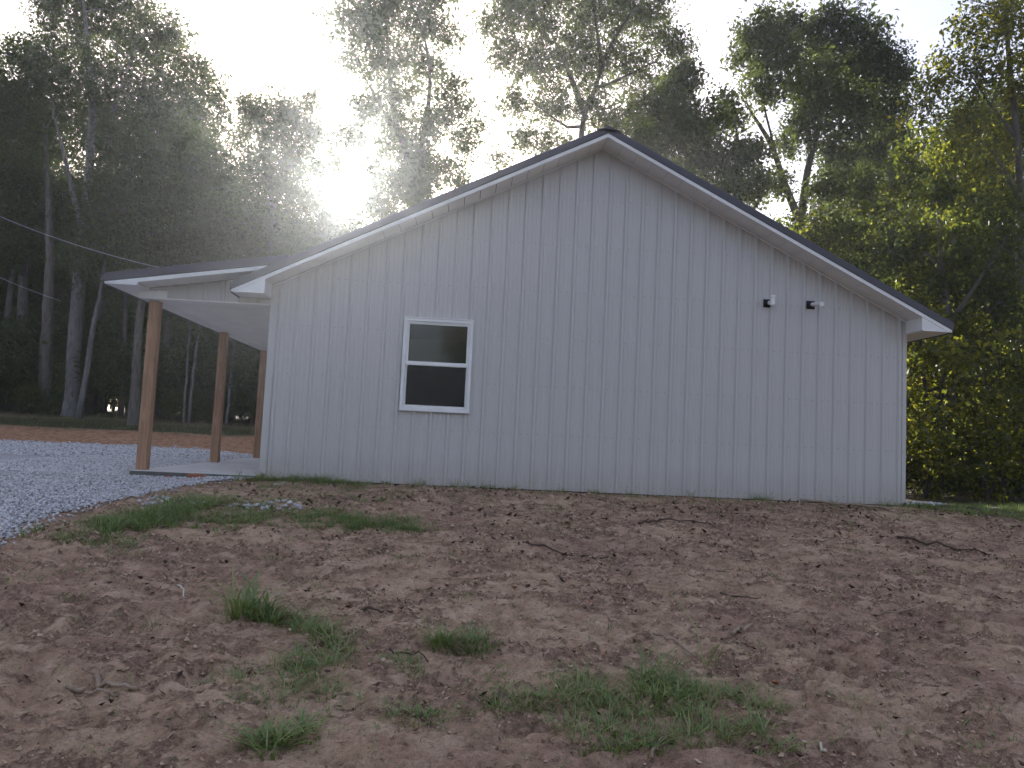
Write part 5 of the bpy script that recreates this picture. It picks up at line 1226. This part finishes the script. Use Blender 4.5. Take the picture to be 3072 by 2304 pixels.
rs = random.Random(21)
for i in range(26):
    x = rs.uniform(.2, 7.5); y = rs.uniform(-7.4, -1.2); a = rs.uniform(0, 3.14); l = rs.uniform(.06, .22)
    if x < -.5: continue
    stick(place_label("thin dry twig", x, y), [(x, y), (x + math.cos(a) * l * .5, y + math.sin(a) * l * .5), (x + math.cos(a + .25) * l, y + math.sin(a + .25) * l)], rs.uniform(.003, .006), .002, rs.choice([TWIGD, TWIGP, TWIGP]), .010, 5, None, "thin twigs on the dirt", "twig")

# brick in the gravel against the porch slab
bk = MB().box(-.115, .115, -.05, .05, -.032, .032).build("brick", BRICK, None, .006)
bk.location = (-.80, -.085, g1(-.80, -.085) + .035); bk.rotation_euler = (0.06, .03, .12)
tag(bk, "orange-red brick lying in the gravel against the porch slab", "brick")
for (x, y, sx_, lab) in ((-1.15, -.07, .6, "small reddish brick chip in the gravel left of the brick"), (-.66, -.10, .5, "grey-brown rock beside the right end of the brick")):
    V, F = stones(np.array([[0, 0, 0.0]]), np.array([.14 * sx_ + .03]), int(abs(x) * 100), .6)
    o = link("rock", mesh_np("rock", V, F), BRICK if sx_ == .6 else TWIGP); o.location = (x, y, g1(x, y) + .02); tag(o, lab, "rock")

# bright seedling right of the house corner
sd_b = np.array([10.95, .45, g1(10.95, .45)])
sr = tag(empty("seedling", tuple(sd_b)), "bright green broad-leaved seedling on the verge at the far right", "seedling")
MB().tube([(0, 0, 0), (.02, 0, .1), (.0, .01, .2)], .004, 5).build("stem", GRASS, sr)
for (dx, dz, a) in ((-.05, .17, 2.6), (.07, .19, .4), (.02, .21, 1.4), (-.02, .09, 3.4), (.06, .08, -.4)):
    c_, s_2 = math.cos(a), math.sin(a)
    mb = MB(); L_ = .10; Wl = .042
    V = [(0, 0, dz), (c_ * L_ * .5 - s_2 * Wl, s_2 * L_ * .5 + c_ * Wl, dz + .015), (c_ * L_, s_2 * L_, dz - .01), (c_ * L_ * .5 + s_2 * Wl, s_2 * L_ * .5 - c_ * Wl, dz + .02), (c_ * L_ * .5, s_2 * L_ * .5, dz + .008)]
    mb.add(V, [(0, 4, 1), (1, 4, 2), (2, 4, 3), (3, 4, 0)]).build("leaf", LEAF_BRIGHT, sr)

# service cable from the porch roof out to the left
def cable(label, a, b, sag, r):
    a = Vector(a); b = Vector(b); pts = []
    for i in range(25):
        t = i / 24; p = a.lerp(b, t); p.z -= sag * 4 * t * (1 - t); pts.append(p - a)
    o = MB().tube(pts, r, 6).build("overhead_cable", CABLE, None, 0, True); o.location = a
    tag(o, label, "cable")
cable("thin grey service cable running from the porch roof to the upper left", [-4.98, 8.5, 4.51], [-13.23, 12.0, 7.38], .25, .010)
cable("short pale cable drooping among the trunks at the left edge", [-13.07, 19.5, 5.2], [-16.18, 19.0, 6.35], .08, .012)


# ------------------------------------------------------------------ haze
if HAZE_DENSITY > 0:
    m, nn, out = new_mat("glare_haze_air")  # air volume added to imitate the lens's veiling glow around the sun
    pv = nn.nodes.new("ShaderNodeVolumePrincipled")
    pv.inputs['Color'].default_value = (.91, .95, 1.0, 1)
    pv.inputs['Density'].default_value = HAZE_DENSITY
    pv.inputs['Anisotropy'].default_value = .79
    nn.links.new(pv.outputs[0], out.inputs['Volume'])
    hz = MB().box(-450, 450, -450, 450, -3, 34).build("glare_haze", m)
    tag(hz, kind="stuff")
